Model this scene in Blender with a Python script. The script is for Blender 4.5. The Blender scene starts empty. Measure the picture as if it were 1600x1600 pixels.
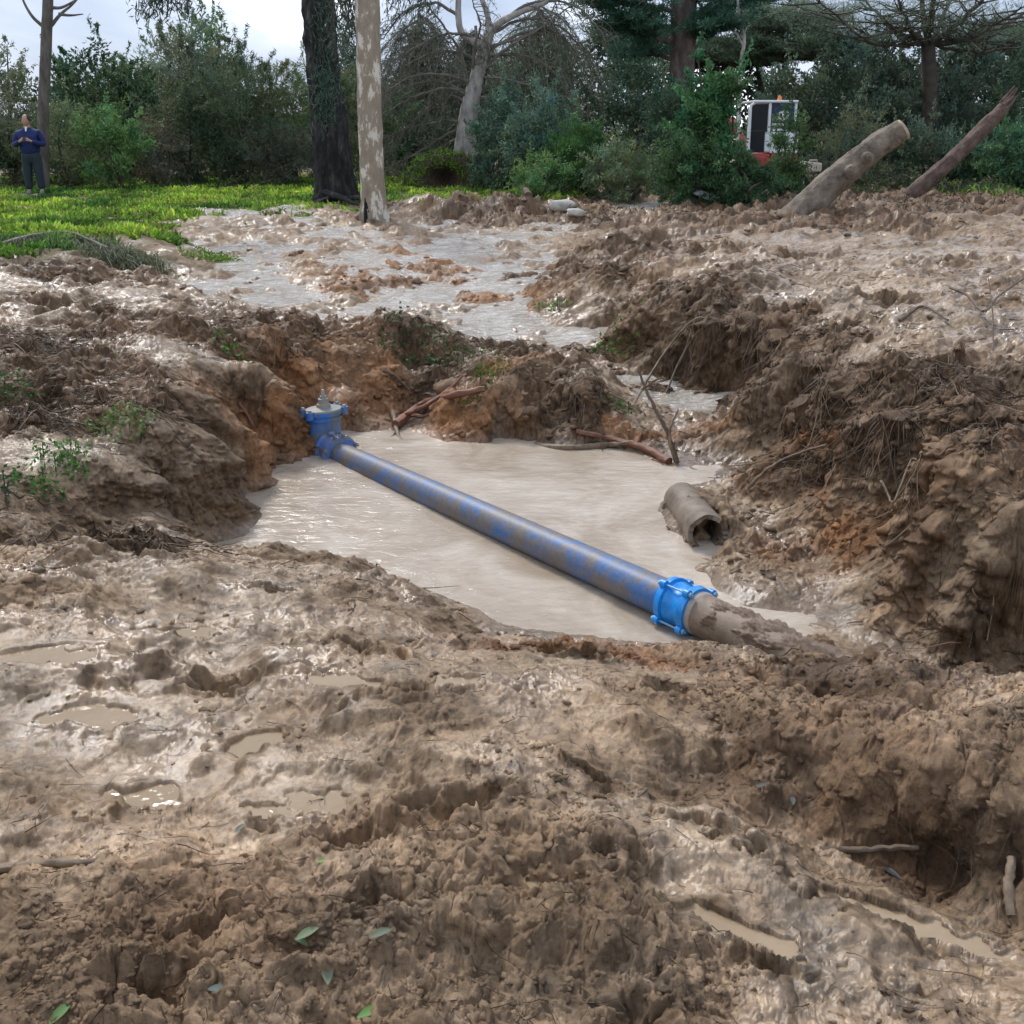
import bpy, bmesh, math, random
import numpy as np
from mathutils import Vector, Matrix
random.seed(7); RNG = np.random.default_rng(7)
SC = bpy.context.scene
COL = SC.collection
# ------------------------------------------------------------------ camera
F = 1640.0; PIT = math.radians(14.0); CX, CY = 800.0, 609.0; CAMZ = 1.6
cs, sn = math.cos(PIT), math.sin(PIT)
def ray(px, py):
    a = (px - CX) / F; b = (CY - py) / F
    return np.array([a, cs + sn * b, -sn + cs * b])
def atz(px, py, z):                      # point of the sight line at height z
    d = ray(px, py); t = (z - CAMZ) / d[2]
    return np.array([d[0] * t, d[1] * t, z])
def at(px, py, Y):                       # point of the sight line at distance Y
    d = ray(px, py); t = Y / d[1]
    return np.array([d[0] * t, Y, CAMZ + d[2] * t])
cam = bpy.data.objects.new('camera', bpy.data.cameras.new('camera')); COL.objects.link(cam)
cam.location = (0, 0, CAMZ); cam.rotation_euler = (math.radians(90) - PIT, 0, 0)
cam.data.sensor_width = 36; cam.data.lens = 36 * F / 1600; cam.data.shift_y = -(800 - CY) / 1600
cam.data.clip_end = 2000; cam.data.clip_start = 0.05
SC.camera = cam
# ------------------------------------------------------------------ helpers
def tag(o, label=None, cat=None, group=None, kind=None):
    if label: o['label'] = label
    if cat: o['category'] = cat
    if group: o['group'] = group
    if kind: o['kind'] = kind
    return o
def empty(name, loc, label, cat, group=None, rz=0):
    o = bpy.data.objects.new(name, None); COL.objects.link(o); o.location = loc; o.rotation_euler = (0, 0, rz)
    o.empty_display_size = .1
    return tag(o, label, cat, group)
def link(name, me, mat=None, parent=None, world=True):
    o = bpy.data.objects.new(name, me); COL.objects.link(o)
    if mat: me.materials.append(mat)
    if parent:
        o.parent = parent
        if world:       # geometry given in world coordinates
            M = parent.matrix_basis.inverted()
            p = parent.parent
            T = parent.matrix_basis.copy()
            while p: T = p.matrix_basis @ T; p = p.parent
            me.transform(T.inverted())
    return o
def mesh_np(name, V, Fc, cols=None, smooth=True, attrs=None):
    V = np.asarray(V, dtype=np.float32); Fc = np.asarray(Fc, dtype=np.int32)
    me = bpy.data.meshes.new(name); k = Fc.shape[1]
    me.vertices.add(len(V)); me.vertices.foreach_set('co', V.ravel())
    me.loops.add(Fc.size); me.loops.foreach_set('vertex_index', Fc.ravel())
    me.polygons.add(len(Fc)); me.polygons.foreach_set('loop_start', np.arange(0, Fc.size, k, dtype=np.int32))
    me.polygons.foreach_set('use_smooth', np.full(len(Fc), smooth))
    if cols is not None:
        a = me.color_attributes.new('Col', 'FLOAT_COLOR', 'POINT')
        c = np.ones((len(V), 4), dtype=np.float32); c[:, :3] = cols
        a.data.foreach_set('color', c.ravel())
    for n, v in (attrs or {}).items():
        a = me.attributes.new(n, 'FLOAT', 'POINT'); a.data.foreach_set('value', np.asarray(v, dtype=np.float32).ravel())
    me.update(calc_edges=True); me.validate()
    return me
class MB:                                # small mesh collector
    def __init__(s): s.v = []; s.f = []
    def add(s, v, f):
        n = len(s.v); s.v += [tuple(map(float, p)) for p in v]; s.f += [tuple(i + n for i in q) for q in f]; return s
    def box(s, c, d, rot=None):
        c = np.array(c); hx, hy, hz = np.array(d) / 2
        P = [np.array([x, y, z]) for x in (-hx, hx) for y in (-hy, hy) for z in (-hz, hz)]
        if rot is not None: P = [np.array(rot @ Vector(p)) for p in P]
        return s.add([c + p for p in P], [(0, 1, 3, 2), (4, 6, 7, 5), (0, 4, 5, 1), (2, 3, 7, 6), (0, 2, 6, 4), (1, 5, 7, 3)])
    def tube(s, P, R, n=8, cap=True, rough=0.0, flat=1.0):
        v, f = tube(P, R, n, cap, rough, flat); return s.add(v, f)
    def cyl(s, a, b, r, n=16, r2=None):
        return s.tube([a, b], [r, r if r2 is None else r2], n)
    def lathe(s, base, axis, prof, n=20, squash=1.0, side=None):
        axis = np.array(axis, float); axis /= np.linalg.norm(axis)
        u = np.array(side, float) if side is not None else np.cross(axis, [0.3, 0.2, 0.9 if abs(axis[2]) < .9 else 0]); 
        u -= axis * u.dot(axis); u /= np.linalg.norm(u); w = np.cross(axis, u)
        V = []; Fs = []
        for h, r in prof:
            for i in range(n):
                t = 2 * math.pi * i / n
                V.append(np.array(base) + axis * h + u * r * math.cos(t) + w * r * squash * math.sin(t))
        m = len(prof)
        for j in range(m - 1):
            for i in range(n):
                k = (i + 1) % n; Fs.append((j * n + i, j * n + k, (j + 1) * n + k, (j + 1) * n + i))
        Fs.append(tuple(range(n))[::-1]); Fs.append(tuple((m - 1) * n + i for i in range(n)))
        return s.add(V, Fs)
    def build(s, name, mat, parent=None, smooth=True, bevel=0, world=True, sub=0):
        me = bpy.data.meshes.new(name); me.from_pydata(s.v, [], s.f); me.validate()
        bm = bmesh.new(); bm.from_mesh(me); bmesh.ops.recalc_face_normals(bm, faces=bm.faces); bm.to_mesh(me); bm.free()
        me.polygons.foreach_set('use_smooth', np.full(len(me.polygons), smooth)); 
        o = link(name, me, mat, parent, world)
        if bevel:
            b = o.modifiers.new('b', 'BEVEL'); b.width = bevel; b.segments = 2; b.limit_method = 'ANGLE'
        if smooth:
            try: me.set_sharp_from_angle(angle=math.radians(42))
            except Exception: pass
        return o
def tube(P, R, n=8, cap=True, rough=0.0, flat=1.0):
    P = np.array(P, float); m = len(P); R = np.broadcast_to(np.array(R, float), (m,))
    T = np.gradient(P, axis=0) if m > 2 else np.array([P[1] - P[0]] * 2)
    T /= np.linalg.norm(T, axis=1)[:, None] + 1e-9
    u = np.cross(T[0], [0, 0, 1.0]); 
    if np.linalg.norm(u) < .1: u = np.cross(T[0], [1.0, 0, 0])
    u /= np.linalg.norm(u); V = []; a = np.arange(n) * 2 * math.pi / n
    for j in range(m):
        u = u - T[j] * u.dot(T[j]); u /= np.linalg.norm(u); w = np.cross(T[j], u)
        r = R[j] * (1 + rough * (RNG.random(n) - .5) * 2)
        V.append(P[j] + np.outer(np.cos(a) * r, u) + np.outer(np.sin(a) * r * flat, w))
    V = np.concatenate(V); Fs = []
    for j in range(m - 1):
        for i in range(n):
            k = (i + 1) % n; Fs.append((j * n + i, j * n + k, (j + 1) * n + k, (j + 1) * n + i))
    if cap: Fs.append(tuple(range(n))[::-1]); Fs.append(tuple((m - 1) * n + i for i in range(n)))
    return V, Fs
def curve(P, k=6, jit=0.0):               # smooth a polyline (Catmull-Rom)
    P = np.array(P, float); Q = np.vstack([2 * P[0] - P[1], P, 2 * P[-1] - P[-2]]); out = []
    for i in range(1, len(Q) - 2):
        for t in np.arange(k) / k:
            a, b, c, d = Q[i - 1:i + 3]
            out.append(.5 * ((2 * b) + (c - a) * t + (2 * a - 5 * b + 4 * c - d) * t * t + (3 * b - a - 3 * c + d) * t ** 3))
    out.append(Q[-2]); out = np.array(out)
    if jit: out[1:-1] += RNG.normal(0, jit, out[1:-1].shape)
    return out
# ------------------------------------------------------------------ noise
_perm = np.random.default_rng(3).permutation(256); _perm = np.concatenate([_perm, _perm, _perm]).astype(np.int32)
_ga = np.random.default_rng(4).random(256) * 2 * np.pi; _gx = np.cos(_ga).astype(np.float32); _gy = np.sin(_ga).astype(np.float32)
_r1 = np.random.default_rng(5).random(256).astype(np.float32); _r2 = np.random.default_rng(6).random(256).astype(np.float32); _r3 = np.random.default_rng(8).random(256).astype(np.float32)
def perlin(x, y, seed=0):
    x = x + seed * 17.3; y = y + seed * 9.7
    xf = np.floor(x); yf = np.floor(y); xi = xf.astype(np.int32); yi = yf.astype(np.int32)
    fx = (x - xf).astype(np.float32); fy = (y - yf).astype(np.float32)
    u = fx * fx * fx * (fx * (fx * 6 - 15) + 10); v = fy * fy * fy * (fy * (fy * 6 - 15) + 10)
    def g(dx, dy):
        h = _perm[(_perm[(xi + dx) & 255] + yi + dy) & 255]
        return _gx[h] * (fx - dx) + _gy[h] * (fy - dy)
    a = g(0, 0); b = g(1, 0); c = g(0, 1); d = g(1, 1)
    return ((a + u * (b - a)) * (1 - v) + (c + u * (d - c)) * v) * 1.5
def fbm(x, y, o=4, seed=0, lac=2.1, gain=.5):
    s = 0; a = 1
    for i in range(o): s = s + a * perlin(x, y, seed + i * 5); x = x * lac; y = y * lac; a *= gain
    return s
def worley(x, y, seed=0):
    x = x + seed * 13.1; y = y + seed * 7.9
    xf = np.floor(x); yf = np.floor(y); xi = xf.astype(np.int32); yi = yf.astype(np.int32)
    fx = (x - xf).astype(np.float32); fy = (y - yf).astype(np.float32)
    f1 = np.full(x.shape, 9., np.float32); rid = np.zeros(x.shape, np.float32); tl = rid.copy(); f2 = f1.copy()
    for dx in (-1, 0, 1):
        for dy in (-1, 0, 1):
            h = _perm[(_perm[(xi + dx) & 255] + yi + dy) & 255]
            ax_ = dx + _r1[h] - fx; ay_ = dy + _r2[h] - fy; d = np.sqrt(ax_ ** 2 + ay_ ** 2); t_ = ax_ * _gx[h] + ay_ * _gy[h]
            m = d < f1; f2 = np.where(m, f1, np.minimum(f2, d)); rid = np.where(m, _r3[h], rid); tl = np.where(m, t_, tl); f1 = np.where(m, d, f1)
    return f1, f2, rid, tl
def sst(a, b, x):
    t = np.clip((x - a) / (b - a), 0, 1); return t * t * (3 - 2 * t)
# ------------------------------------------------------------------ materials
def newmat(name):
    m = bpy.data.materials.new(name); m.use_nodes = True; nt = m.node_tree
    return m, nt, nt.nodes['Principled BSDF']
def node(nt, t, **kw):
    n = nt.nodes.new(t)
    for k, v in kw.items():
        if k.startswith('i_'): n.inputs[k[2:].replace('_', ' ')].default_value = v
        else: setattr(n, k, v)
    return n
def noise(nt, scale, detail=6, rough=.6, coord='Object', dist=0, stretch=None):
    tc = node(nt, 'ShaderNodeTexCoord'); n = node(nt, 'ShaderNodeTexNoise')
    n.inputs['Scale'].default_value = scale; n.inputs['Detail'].default_value = detail; n.inputs['Roughness'].default_value = rough; n.inputs['Distortion'].default_value = dist
    if stretch:
        mp = node(nt, 'ShaderNodeMapping'); mp.inputs['Scale'].default_value = stretch
        nt.links.new(tc.outputs[coord], mp.inputs[0]); nt.links.new(mp.outputs[0], n.inputs['Vector'])
    else: nt.links.new(tc.outputs[coord], n.inputs['Vector'])
    return n
def ramp(nt, src, stops):
    r = node(nt, 'ShaderNodeValToRGB'); e = r.color_ramp.elements
    while len(e) < len(stops): e.new(.5)
    for k, (p, c) in zip(e, stops):
        k.position = p; k.color = (*c, 1) if len(c) == 3 else c
    nt.links.new(src, r.inputs[0]); return r
def bump(nt, b, src, strength, dist=.01):
    n = node(nt, 'ShaderNodeBump'); n.inputs['Strength'].default_value = strength; n.inputs['Distance'].default_value = dist
    nt.links.new(src, n.inputs['Height']); nt.links.new(n.outputs[0], b.inputs['Normal']); return n
def simple(name, stops, scale=8, rough=.7, bstr=.3, bdist=.01, detail=8, stretch=None, metal=0, nrough=.65, dist=0):
    m, nt, b = newmat(name); n = noise(nt, scale, detail, nrough, stretch=stretch, dist=dist)
    r = ramp(nt, n.outputs[0], stops); nt.links.new(r.outputs[0], b.inputs['Base Color'])
    b.inputs['Roughness'].default_value = rough; b.inputs['Metallic'].default_value = metal
    if bstr:
        n2 = noise(nt, scale * 2.5, detail, .7, stretch=stretch); bump(nt, b, n2.outputs[0], bstr, bdist)
    return m
def leafmat(name, rough=.55, trans=.3):
    m, nt, b = newmat(name); a = node(nt, 'ShaderNodeAttribute', attribute_name='Col')
    nt.links.new(a.outputs['Color'], b.inputs['Base Color']); b.inputs['Roughness'].default_value = rough
    b.inputs['Specular IOR Level'].default_value = .35
    t = node(nt, 'ShaderNodeBsdfTranslucent'); nt.links.new(a.outputs['Color'], t.inputs[0])
    mx = node(nt, 'ShaderNodeMixShader'); mx.inputs[0].default_value = trans
    nt.links.new(b.outputs[0], mx.inputs[1]); nt.links.new(t.outputs[0], mx.inputs[2])
    nt.links.new(mx.outputs[0], nt.nodes['Material Output'].inputs[0]); return m
LEAF = leafmat('leaf'); GRASSM = leafmat('grass_blade', .6, .4)
# mud: colour attribute + fine variation; gloss from the wet attribute
MUD, nt, b = newmat('mud')
a = node(nt, 'ShaderNodeAttribute', attribute_name='Col'); w = node(nt, 'ShaderNodeAttribute', attribute_name='wet')
n1 = noise(nt, 38, 8, .75); r1 = ramp(nt, n1.outputs[0], [(.32, (.42, .39, .36)), (.48, (.95, .94, .93)), (.58, (1.1, 1.1, 1.1)), (.72, (1.5, 1.5, 1.5))])
mx = node(nt, 'ShaderNodeMix', data_type='RGBA', blend_type='MULTIPLY'); mx.inputs[0].default_value = .95
nt.links.new(a.outputs['Color'], mx.inputs[6]); nt.links.new(r1.outputs[0], mx.inputs[7]); nt.links.new(mx.outputs[2], b.inputs['Base Color'])
n2 = noise(nt, 9, 6, .6)
ml = node(nt, 'ShaderNodeMath', operation='MULTIPLY_ADD'); nt.links.new(w.outputs['Fac'], ml.inputs[0]); ml.inputs[1].default_value = -.62; ml.inputs[2].default_value = .74
m2 = node(nt, 'ShaderNodeMath', operation='MULTIPLY_ADD'); nt.links.new(n2.outputs[0], m2.inputs[0]); m2.inputs[1].default_value = .3; nt.links.new(ml.outputs[0], m2.inputs[2])
m3 = node(nt, 'ShaderNodeMath', operation='SUBTRACT'); nt.links.new(m2.outputs[0], m3.inputs[0]); m3.inputs[1].default_value = .14; m3.use_clamp = True
nt.links.new(m3.outputs[0], b.inputs['Roughness']); b.inputs['IOR'].default_value = 1.4
n3 = noise(nt, 60, 12, .85); bm_ = bump(nt, b, n3.outputs[0], .5, .03)
mb_ = node(nt, 'ShaderNodeMath', operation='MULTIPLY_ADD'); nt.links.new(w.outputs['Fac'], mb_.inputs[0]); mb_.inputs[1].default_value = -.75; mb_.inputs[2].default_value = .95
nt.links.new(mb_.outputs[0], bm_.inputs['Strength'])
cw = node(nt, 'ShaderNodeMath', operation='MULTIPLY', use_clamp=True); nt.links.new(w.outputs['Fac'], cw.inputs[0]); cw.inputs[1].default_value = .6; nt.links.new(cw.outputs[0], b.inputs['Coat Weight'])
b.inputs['Coat Roughness'].default_value = .18; b.inputs['Coat IOR'].default_value = 1.38
cb = node(nt, 'ShaderNodeBump'); cb.inputs['Strength'].default_value = .25; cb.inputs['Distance'].default_value = .01; nt.links.new(n1.outputs[0], cb.inputs['Height']); nt.links.new(cb.outputs[0], b.inputs['Coat Normal'])
def watermat(name, c1, c2, rip=.25, rough=.08, rd=.02):
    m, nt, b = newmat(name); n = noise(nt, 1.6, 6, .6, dist=1.2)
    r = ramp(nt, n.outputs[0], [(.35, c1), (.65, c2)]); nt.links.new(r.outputs[0], b.inputs['Base Color'])
    b.inputs['Roughness'].default_value = rough; b.inputs['IOR'].default_value = 1.45
    n2 = noise(nt, 9, 5, .6, dist=.6, stretch=(1, 2.2, 1)); bump(nt, b, n2.outputs[0], rip, rd); return m
POND = watermat('muddy_water', (.36, .285, .205), (.53, .45, .36), .5, .04)
STREAM = watermat('stream_water', (.46, .39, .305), (.66, .60, .52), 1.0, .06, .09)  # whitish tones: sky glare on the run-off painted into the base colour
PUDDLE = watermat('puddle_water', (.31, .225, .135), (.37, .275, .175), .08, .05)
# ------------------------------------------------------------------ terrain
ZW = -0.75
CP = """0 1600 0 c;300 1600 .05 c;600 1600 .04 c;900 1600 0 c;1200 1600 -.02 m;1600 1600 -.05 m
0 1450 .03 c;250 1470 .04 c;520 1450 .02 c;800 1480 .02 c;1050 1500 -.03 c;1300 1500 -.1 s;1500 1500 -.12 s
0 1300 -.03 m;250 1300 -.04 m;480 1300 -.03 s;650 1330 .02 c;820 1380 0 c;950 1250 -.02 m;1100 1330 -.07 s;1050 1420 -.06 s;1250 1400 -.12 s;1400 1450 -.14 s;1150 1450 -.08 m
0 1150 -.1 s;150 1200 -.09 s;300 1150 -.09 s;450 1180 -.08 s;600 1180 -.06 m;750 1200 -.04 m;900 1150 -.07 m;1000 1130 -.08 m;560 1090 -.1 m;700 1090 -.1 m;850 1070 -.14 m
0 1040 -.12 s;120 1020 -.13 s;270 1010 -.15 s;420 1000 -.17 s;560 1010 -.2 m;700 1030 -.28 m;850 1020 -.42 o;950 1025 -.42 o
0 930 -.12 c;100 900 -.14 m;220 900 -.18 s;330 900 -.24 s;450 905 -.3 p;560 930 -.38 m;650 965 -.45 m;760 1000 -.55 m;900 1005 -.6 o
350 862 -.5 m;450 858 -.52 m;540 885 -.55 m;640 930 -.6 m;740 980 -.65 m;860 1000 -.68 m;1000 1015 -.66 p;1100 1020 -.64 m;1185 1030 -.62 m
1000 1060 -.3 p;1100 1080 -.2 c;1200 1040 -.28 d;1300 1040 -.17 d;1420 1050 -.05 d;1520 1108 0 c;1600 1150 .02 c;1200 1100 -.08 c;1250 1112 -.0 c;1350 1142 .02 c;1450 1180 .03 c;1570 1225 .04 c
1000 1170 -.13 m;1120 1180 -.15 d;1150 1130 -.1 d;1250 1212 -.16 d;1350 1295 -.17 d;1450 1345 -.18 d;1570 1395 -.18 d;1300 1310 -.17 m;1450 1410 -.19 m;1600 1470 -.2 c
330 850 -.76 m;380 790 -.76 m;405 745 -.76 o;415 712 -.76 o;480 690 -.76 o;560 685 -.76 o;640 672 -.76 o;700 680 -.76 o;760 692 -.76 o;860 712 -.76 p;960 722 -.76 p;1050 735 -.76 p
1025 775 -.80 p;1040 850 -.80 p;1100 905 -.78 p;1150 955 -.77 p;1052 772 -.66 m;1070 795 -.66 m;1050 800 -.72 p;1100 780 -.63 m;1150 850 -.62 m;1130 800 -.6 m;1090 880 -.72 p;1145 905 -.7 p;1200 935 -.72 p;1150 990 -.84 p;1190 1000 -.84 p;1225 985 -.8 p;1235 1010 -.7 c;1270 1005 -.6 c;1310 1040 -.42 c;1110 760 -.68 p
400 830 -1.0 w;500 800 -1.1 w;600 850 -1.1 w;700 920 -1.0 w;520 740 -1.1 w;650 720 -1.1 w;800 760 -1.1 w;800 880 -1.1 w;950 780 -1.1 w;950 880 -1.1 w;900 960 -.95 w;1050 930 -1.05 w;1080 980 -.9 w
1120 750 -.73 p;1190 715 -.69 p;1170 660 -.62 p;1100 690 -.68 o;1000 690 -.68 o;1200 900 -.71 m;1150 800 -.7 m;1280 955 -.74 p;1250 985 -.755 p;1330 1005 -.76 p;1410 1030 -.765 p;1500 1076 -.77 p;1590 1100 -.77 p;1250 860 -.68 o;1230 800 -.66 o;1360 1000 -.74 p
20 790 -.2 m;90 755 -.16 p;150 715 -.12 p;240 665 -.1 p;330 620 -.1 p;400 565 -.06 p;425 580 -.12 o;300 560 -.02 p
403 640 -.40 o;398 690 -.6 o;450 655 y8.0 o;455 620 y8.15 o;390 700 -.5 o;340 700 -.32 m;370 760 -.65 m;300 760 -.42 m;240 740 -.25 m;200 800 -.38 m;270 830 -.62 m;130 820 -.32 m;180 870 -.42 d;90 850 -.25 m;30 850 -.2 d;10 890 -.15 c
0 700 -.05 p;60 640 0 d;140 620 .02 d;220 580 .03 d;0 580 .05 d;100 540 .06 d;0 500 .1 m;120 480 .12 p;60 440 .14 p;200 460 .02 p;190 500 -.02 d;240 520 -.08 m
290 520 -.04 d;350 520 0 d;420 515 .02 d;490 507 y9.1 d;540 530 y9.0 o;600 570 y8.8 o;480 590 y8.35 o;520 640 y8.1 o;460 640 y8.0 o;500 560 y8.7 d;560 620 y8.3 o;620 630 y8.5 o;650 655 y8.3 o;445 545 y8.5 d
420 480 -.3 p;350 470 -.2 p;300 460 -.18 m;260 450 -.22 p;480 450 -.28 m;540 440 -.22 o;600 410 -.15 o;420 420 -.2 m
650 518 y9.6 d;700 527 y9.45 d;860 566 y8.6 d;910 586 y8.5 d;600 520 -.46 s;520 490 -.42 s;700 490 -.44 s;800 530 -.53 s;900 540 -.56 s;960 590 -.6 s;1010 640 -.66 p;1060 640 -.66 p
750 560 -.3 d;600 560 -.35 d;680 580 -.45 d;760 600 -.48 o;700 620 -.5 o
800 590 -.34 d;920 600 -.36 d;960 630 -.48 d;870 640 -.56 d;820 650 -.58 o;760 650 -.6 o;950 680 -.66 o;1000 665 -.62 p
900 670 -.64 d;700 660 -.64 o
770 470 -.36 o;720 450 -.32 o;700 400 -.2 o;780 400 -.24 m;850 400 -.2 m;850 450 -.34 d;900 500 -.42 s;960 540 -.52 s
300 400 -.16 m;250 385 -.08 m;400 380 -.12 m;330 345 -.06 m;450 340 -.06 m;550 360 -.1 m;650 350 -.04 m;620 385 -.12 m;750 370 -.12 s;850 345 -.05 d;850 375 -.12 m;960 350 0 d;950 380 .0 d
640 325 .12 d;700 322 .22 d;780 322 .2 d;860 325 .12 d;930 335 .1 d;700 345 .02 d;800 340 .02 d;1000 330 .02 s;1100 330 .04 d;1050 315 .02 d
900 420 -.08 d;960 430 0 d;1000 400 .06 d;1060 440 .08 d;1100 480 .07 d;1000 480 -.05 d;1160 490 .06 d;1215 510 .05 d
880 440 -.34 d;970 490 -.35 d;990 555 -.5 d;1060 600 -.6 d;1130 620 -.64 d;1200 632 -.62 d
1240 560 0 d;1260 610 -.1 d;1230 660 -.45 p;1240 690 -.5 p;1190 730 -.66 d;1230 720 -.42 d
1300 620 -.02 d;1350 645 -.03 d;1400 655 .02 d;1470 690 .08 c;1540 740 .02 c;1500 720 .06 d
1300 672 -.18 d;1260 693 -.32 o;1290 740 y5.93 p;1350 715 y5.8 p;1350 770 y5.66 p;1400 740 y5.5 p;1260 770 y5.94 p;1280 790 -.6 o;1370 830 -.56 o;1440 830 y4.95 d;1330 870 -.62 o;1480 800 -.15 d
1550 790 y4.55 m;1600 760 .1 c;1600 850 y4.35 s;1520 870 y4.4 s;1460 890 y4.6 d;1400 890 -.58 c;1380 950 -.64 c;1470 960 y4.4 d;1540 940 y4.25 s;1600 930 y4.2 s;1530 1010 y4.17 d;1600 1020 y4.08 s;1600 1065 -.72 m
1600 650 .2 d;1500 610 .15 d;1400 600 .1 d;1600 560 .2 m;1500 540 .17 s;1580 510 .2 s;1400 540 .12 m;1320 540 .08 d;1330 500 .1 s;1250 460 .12 p;1200 430 .14 m;1400 460 .15 p;1500 460 .18 m;1600 450 .2 m
1100 410 .12 m;1200 380 .15 p;1350 400 .2 p;1450 400 .15 p;1550 400 .22 p;1300 350 .15 d;1450 340 .15 d;1600 350 .2 m;1255 332 .22 d;1225 340 .12 d;1420 314 .12 d;1150 350 .08 d;1200 330 .06 d
0 400 .14 g;100 385 .12 g;180 395 .08 g;230 375 .02 g;0 360 .08 g;150 350 .05 g;240 340 .0 g;0 310 0 g;200 310 0 g;400 300 0 g;500 320 0 g;400 325 -.02 g;300 325 -.02 g;620 300 .02 g;750 300 .02 g;700 280 .1 g;1500 290 .02 g;1600 295 .02 g
900 295 0 d;1100 300 0 d;1300 300 0 d;570 345 .0 d;620 340 .0 m;220 430 -.02 d;100 430 .13 d""".replace('\n', ';').split(';')
TY = {   # clod, wet, lump ; colour (reflectance)
 'c': (.95, .35, 1.0, (.43, .31, .20)), 'm': (.36, .7, .9, (.30, .212, .130)), 's': (.15, 1., 1.0, (.285, .212, .138)),
 'p': (.22, .75, .6, (.305, .226, .148)), 'o': (.8, .35, .9, (.34, .175, .078)), 'd': (.9, .4, 1.7, (.155, .10, .057)),
 'g': (.2, .1, .5, (.15, .12, .06)), 'w': (.1, .8, .3, (.36, .28, .20))}
pts = []; zz = []; at_ = []
for r in CP:
    q = r.split()
    if len(q) < 4: continue
    p = at(float(q[0]), float(q[1]), float(q[2][1:])) if q[2][0] == 'y' else atz(float(q[0]), float(q[1]), float(q[2])); pts.append(p[:2]); zz.append(p[2]); t = TY[q[3]]
    at_.append((t[0], t[1], t[2], *t[3], 1.0 if q[3] == 'g' else 0., 1. if q[3] == 'd' else 0.))
far = [(x, y, 0) for y in (34, 60, 120, 400) for x in (-1.2 * y, -.5 * y, 0, .5 * y, 1.2 * y)]
far += [(-4, 1, 0), (-2, .5, .02), (0, .5, 0), (2, .5, 0), (4, 1, 0), (-6, 4, 0), (-8, 7, .1), (-12, 12, .12), (6, 3, .1), (7, 6, .2), (12, 11, .2), (-20, 22, 0), (20, 22, .1)]
for x, y, z in far:
    pts.append((x, y)); zz.append(z); t = TY['g' if (y > 30 or x < -11) else 'm']; at_.append((t[0], t[1], t[2], *t[3], 1.0 if (y > 30 or x < -11) else 0, 0))
pts = np.array(pts); zz = np.array(zz); at_ = np.array(at_)
def rbf_fit(P, z, lam=.015):
    n = len(P); D = np.linalg.norm(P[:, None] - P[None], axis=2)
    A = np.zeros((n + 3, n + 3)); A[:n, :n] = -D + lam * np.eye(n); A[:n, n] = 1; A[:n, n + 1:] = P; A[n, :n] = 1; A[n + 1:, :n] = P.T
    return np.linalg.solve(A, np.concatenate([z, [0, 0, 0]]))
def rbf_eval(P, w, X, Y):
    sh = X.shape; Q = np.stack([X.ravel(), Y.ravel()], 1); out = np.empty(len(Q)); n = len(P)
    for i in range(0, len(Q), 20000):
        q = Q[i:i + 20000]; D = np.sqrt(((q[:, None] - P[None]) ** 2).sum(2)); out[i:i + 20000] = -D @ w[:n] + w[n] + q @ w[n + 1:]
    return out.reshape(sh)
def idw(P, A, X, Y, pw=4.2):
    sh = X.shape; Q = np.stack([X.ravel(), Y.ravel()], 1); out = np.empty((len(Q), A.shape[1]))
    for i in range(0, len(Q), 20000):
        q = Q[i:i + 20000]; D = ((q[:, None] - P[None]) ** 2).sum(2) + 1e-4; W = D ** (-pw / 2); out[i:i + 20000] = (W @ A) / W.sum(1)[:, None]
    return out.reshape(*sh, A.shape[1])
QUAL = 1.12
# rows: distance, finest where the pit is; columns: direction
knots = [(math.log(.75), .006), (math.log(1.5), .0026), (math.log(3.8), .0021), (math.log(4.2), .0014), (math.log(11.), .0015), (math.log(14), .003), (math.log(32), .006), (math.log(60), .03), (math.log(450), .15)]
ld = [knots[0][0]]; kx = [k[0] for k in knots]; ky = [k[1] for k in knots]
while ld[-1] < knots[-1][0]: ld.append(ld[-1] + float(np.interp(ld[-1], kx, ky)) / QUAL)
ld = np.array(ld); rows = np.exp(ld)
cu = [0.]
while cu[-1] < 1.5: cu.append(cu[-1] + (.00115 if cu[-1] < .56 else .006) / QUAL)
cu = np.array(cu); cu = np.concatenate([-cu[:0:-1], cu]); NR, NC = len(rows), len(cu)
print('grid', NR, NC)
si = np.unique(np.concatenate([np.arange(0, NR, 4), [NR - 1]])); sj = np.unique(np.concatenate([np.arange(0, NC, 4), [NC - 1]]))
Xs = rows[si][:, None] * cu[sj][None]; Ys = np.repeat(rows[si][:, None], len(sj), 1)
W0 = rbf_fit(pts, zz); Hs = rbf_eval(pts, W0, Xs, Ys)
wx = .10 * (1 + Ys * .12) * fbm(Xs * 1.3, Ys * 1.3, 4, 1); wy = .10 * (1 + Ys * .12) * fbm(Xs * 1.3, Ys * 1.3, 4, 31)
As = idw(pts, at_, Xs + wx * 1.6, Ys + wy * 1.6)
def up(Z):
    a = np.apply_along_axis(lambda c: np.interp(np.arange(NR), si, c), 0, Z)
    return np.apply_along_axis(lambda c: np.interp(np.arange(NC), sj, c), 1, a)
X = rows[:, None] * cu[None]; Y = np.repeat(rows[:, None], NC, 1)
H = up(Hs); A = [up(As[..., k]).astype(np.float32) for k in range(8)]
Cl, Wt, Lu, cr, cg, cb, Gr, Dk = A
x = X.astype(np.float32); y = Y.astype(np.float32)
near = sst(42, 20, y); finef = sst(14, 7, y)
dry = sst(ZW - .02, ZW + .10, H)           # calmer under water
lump = fbm(x * 1.1, y * 1.1, 3, 2) * .05 + fbm(x * 3.1 + .3 * perlin(x, y, 9), y * 3.1, 3, 12) * .030
H = H + lump * Lu * (1 + .07 * np.minimum(y, 18)) * near * (.25 + .75 * dry)
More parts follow.
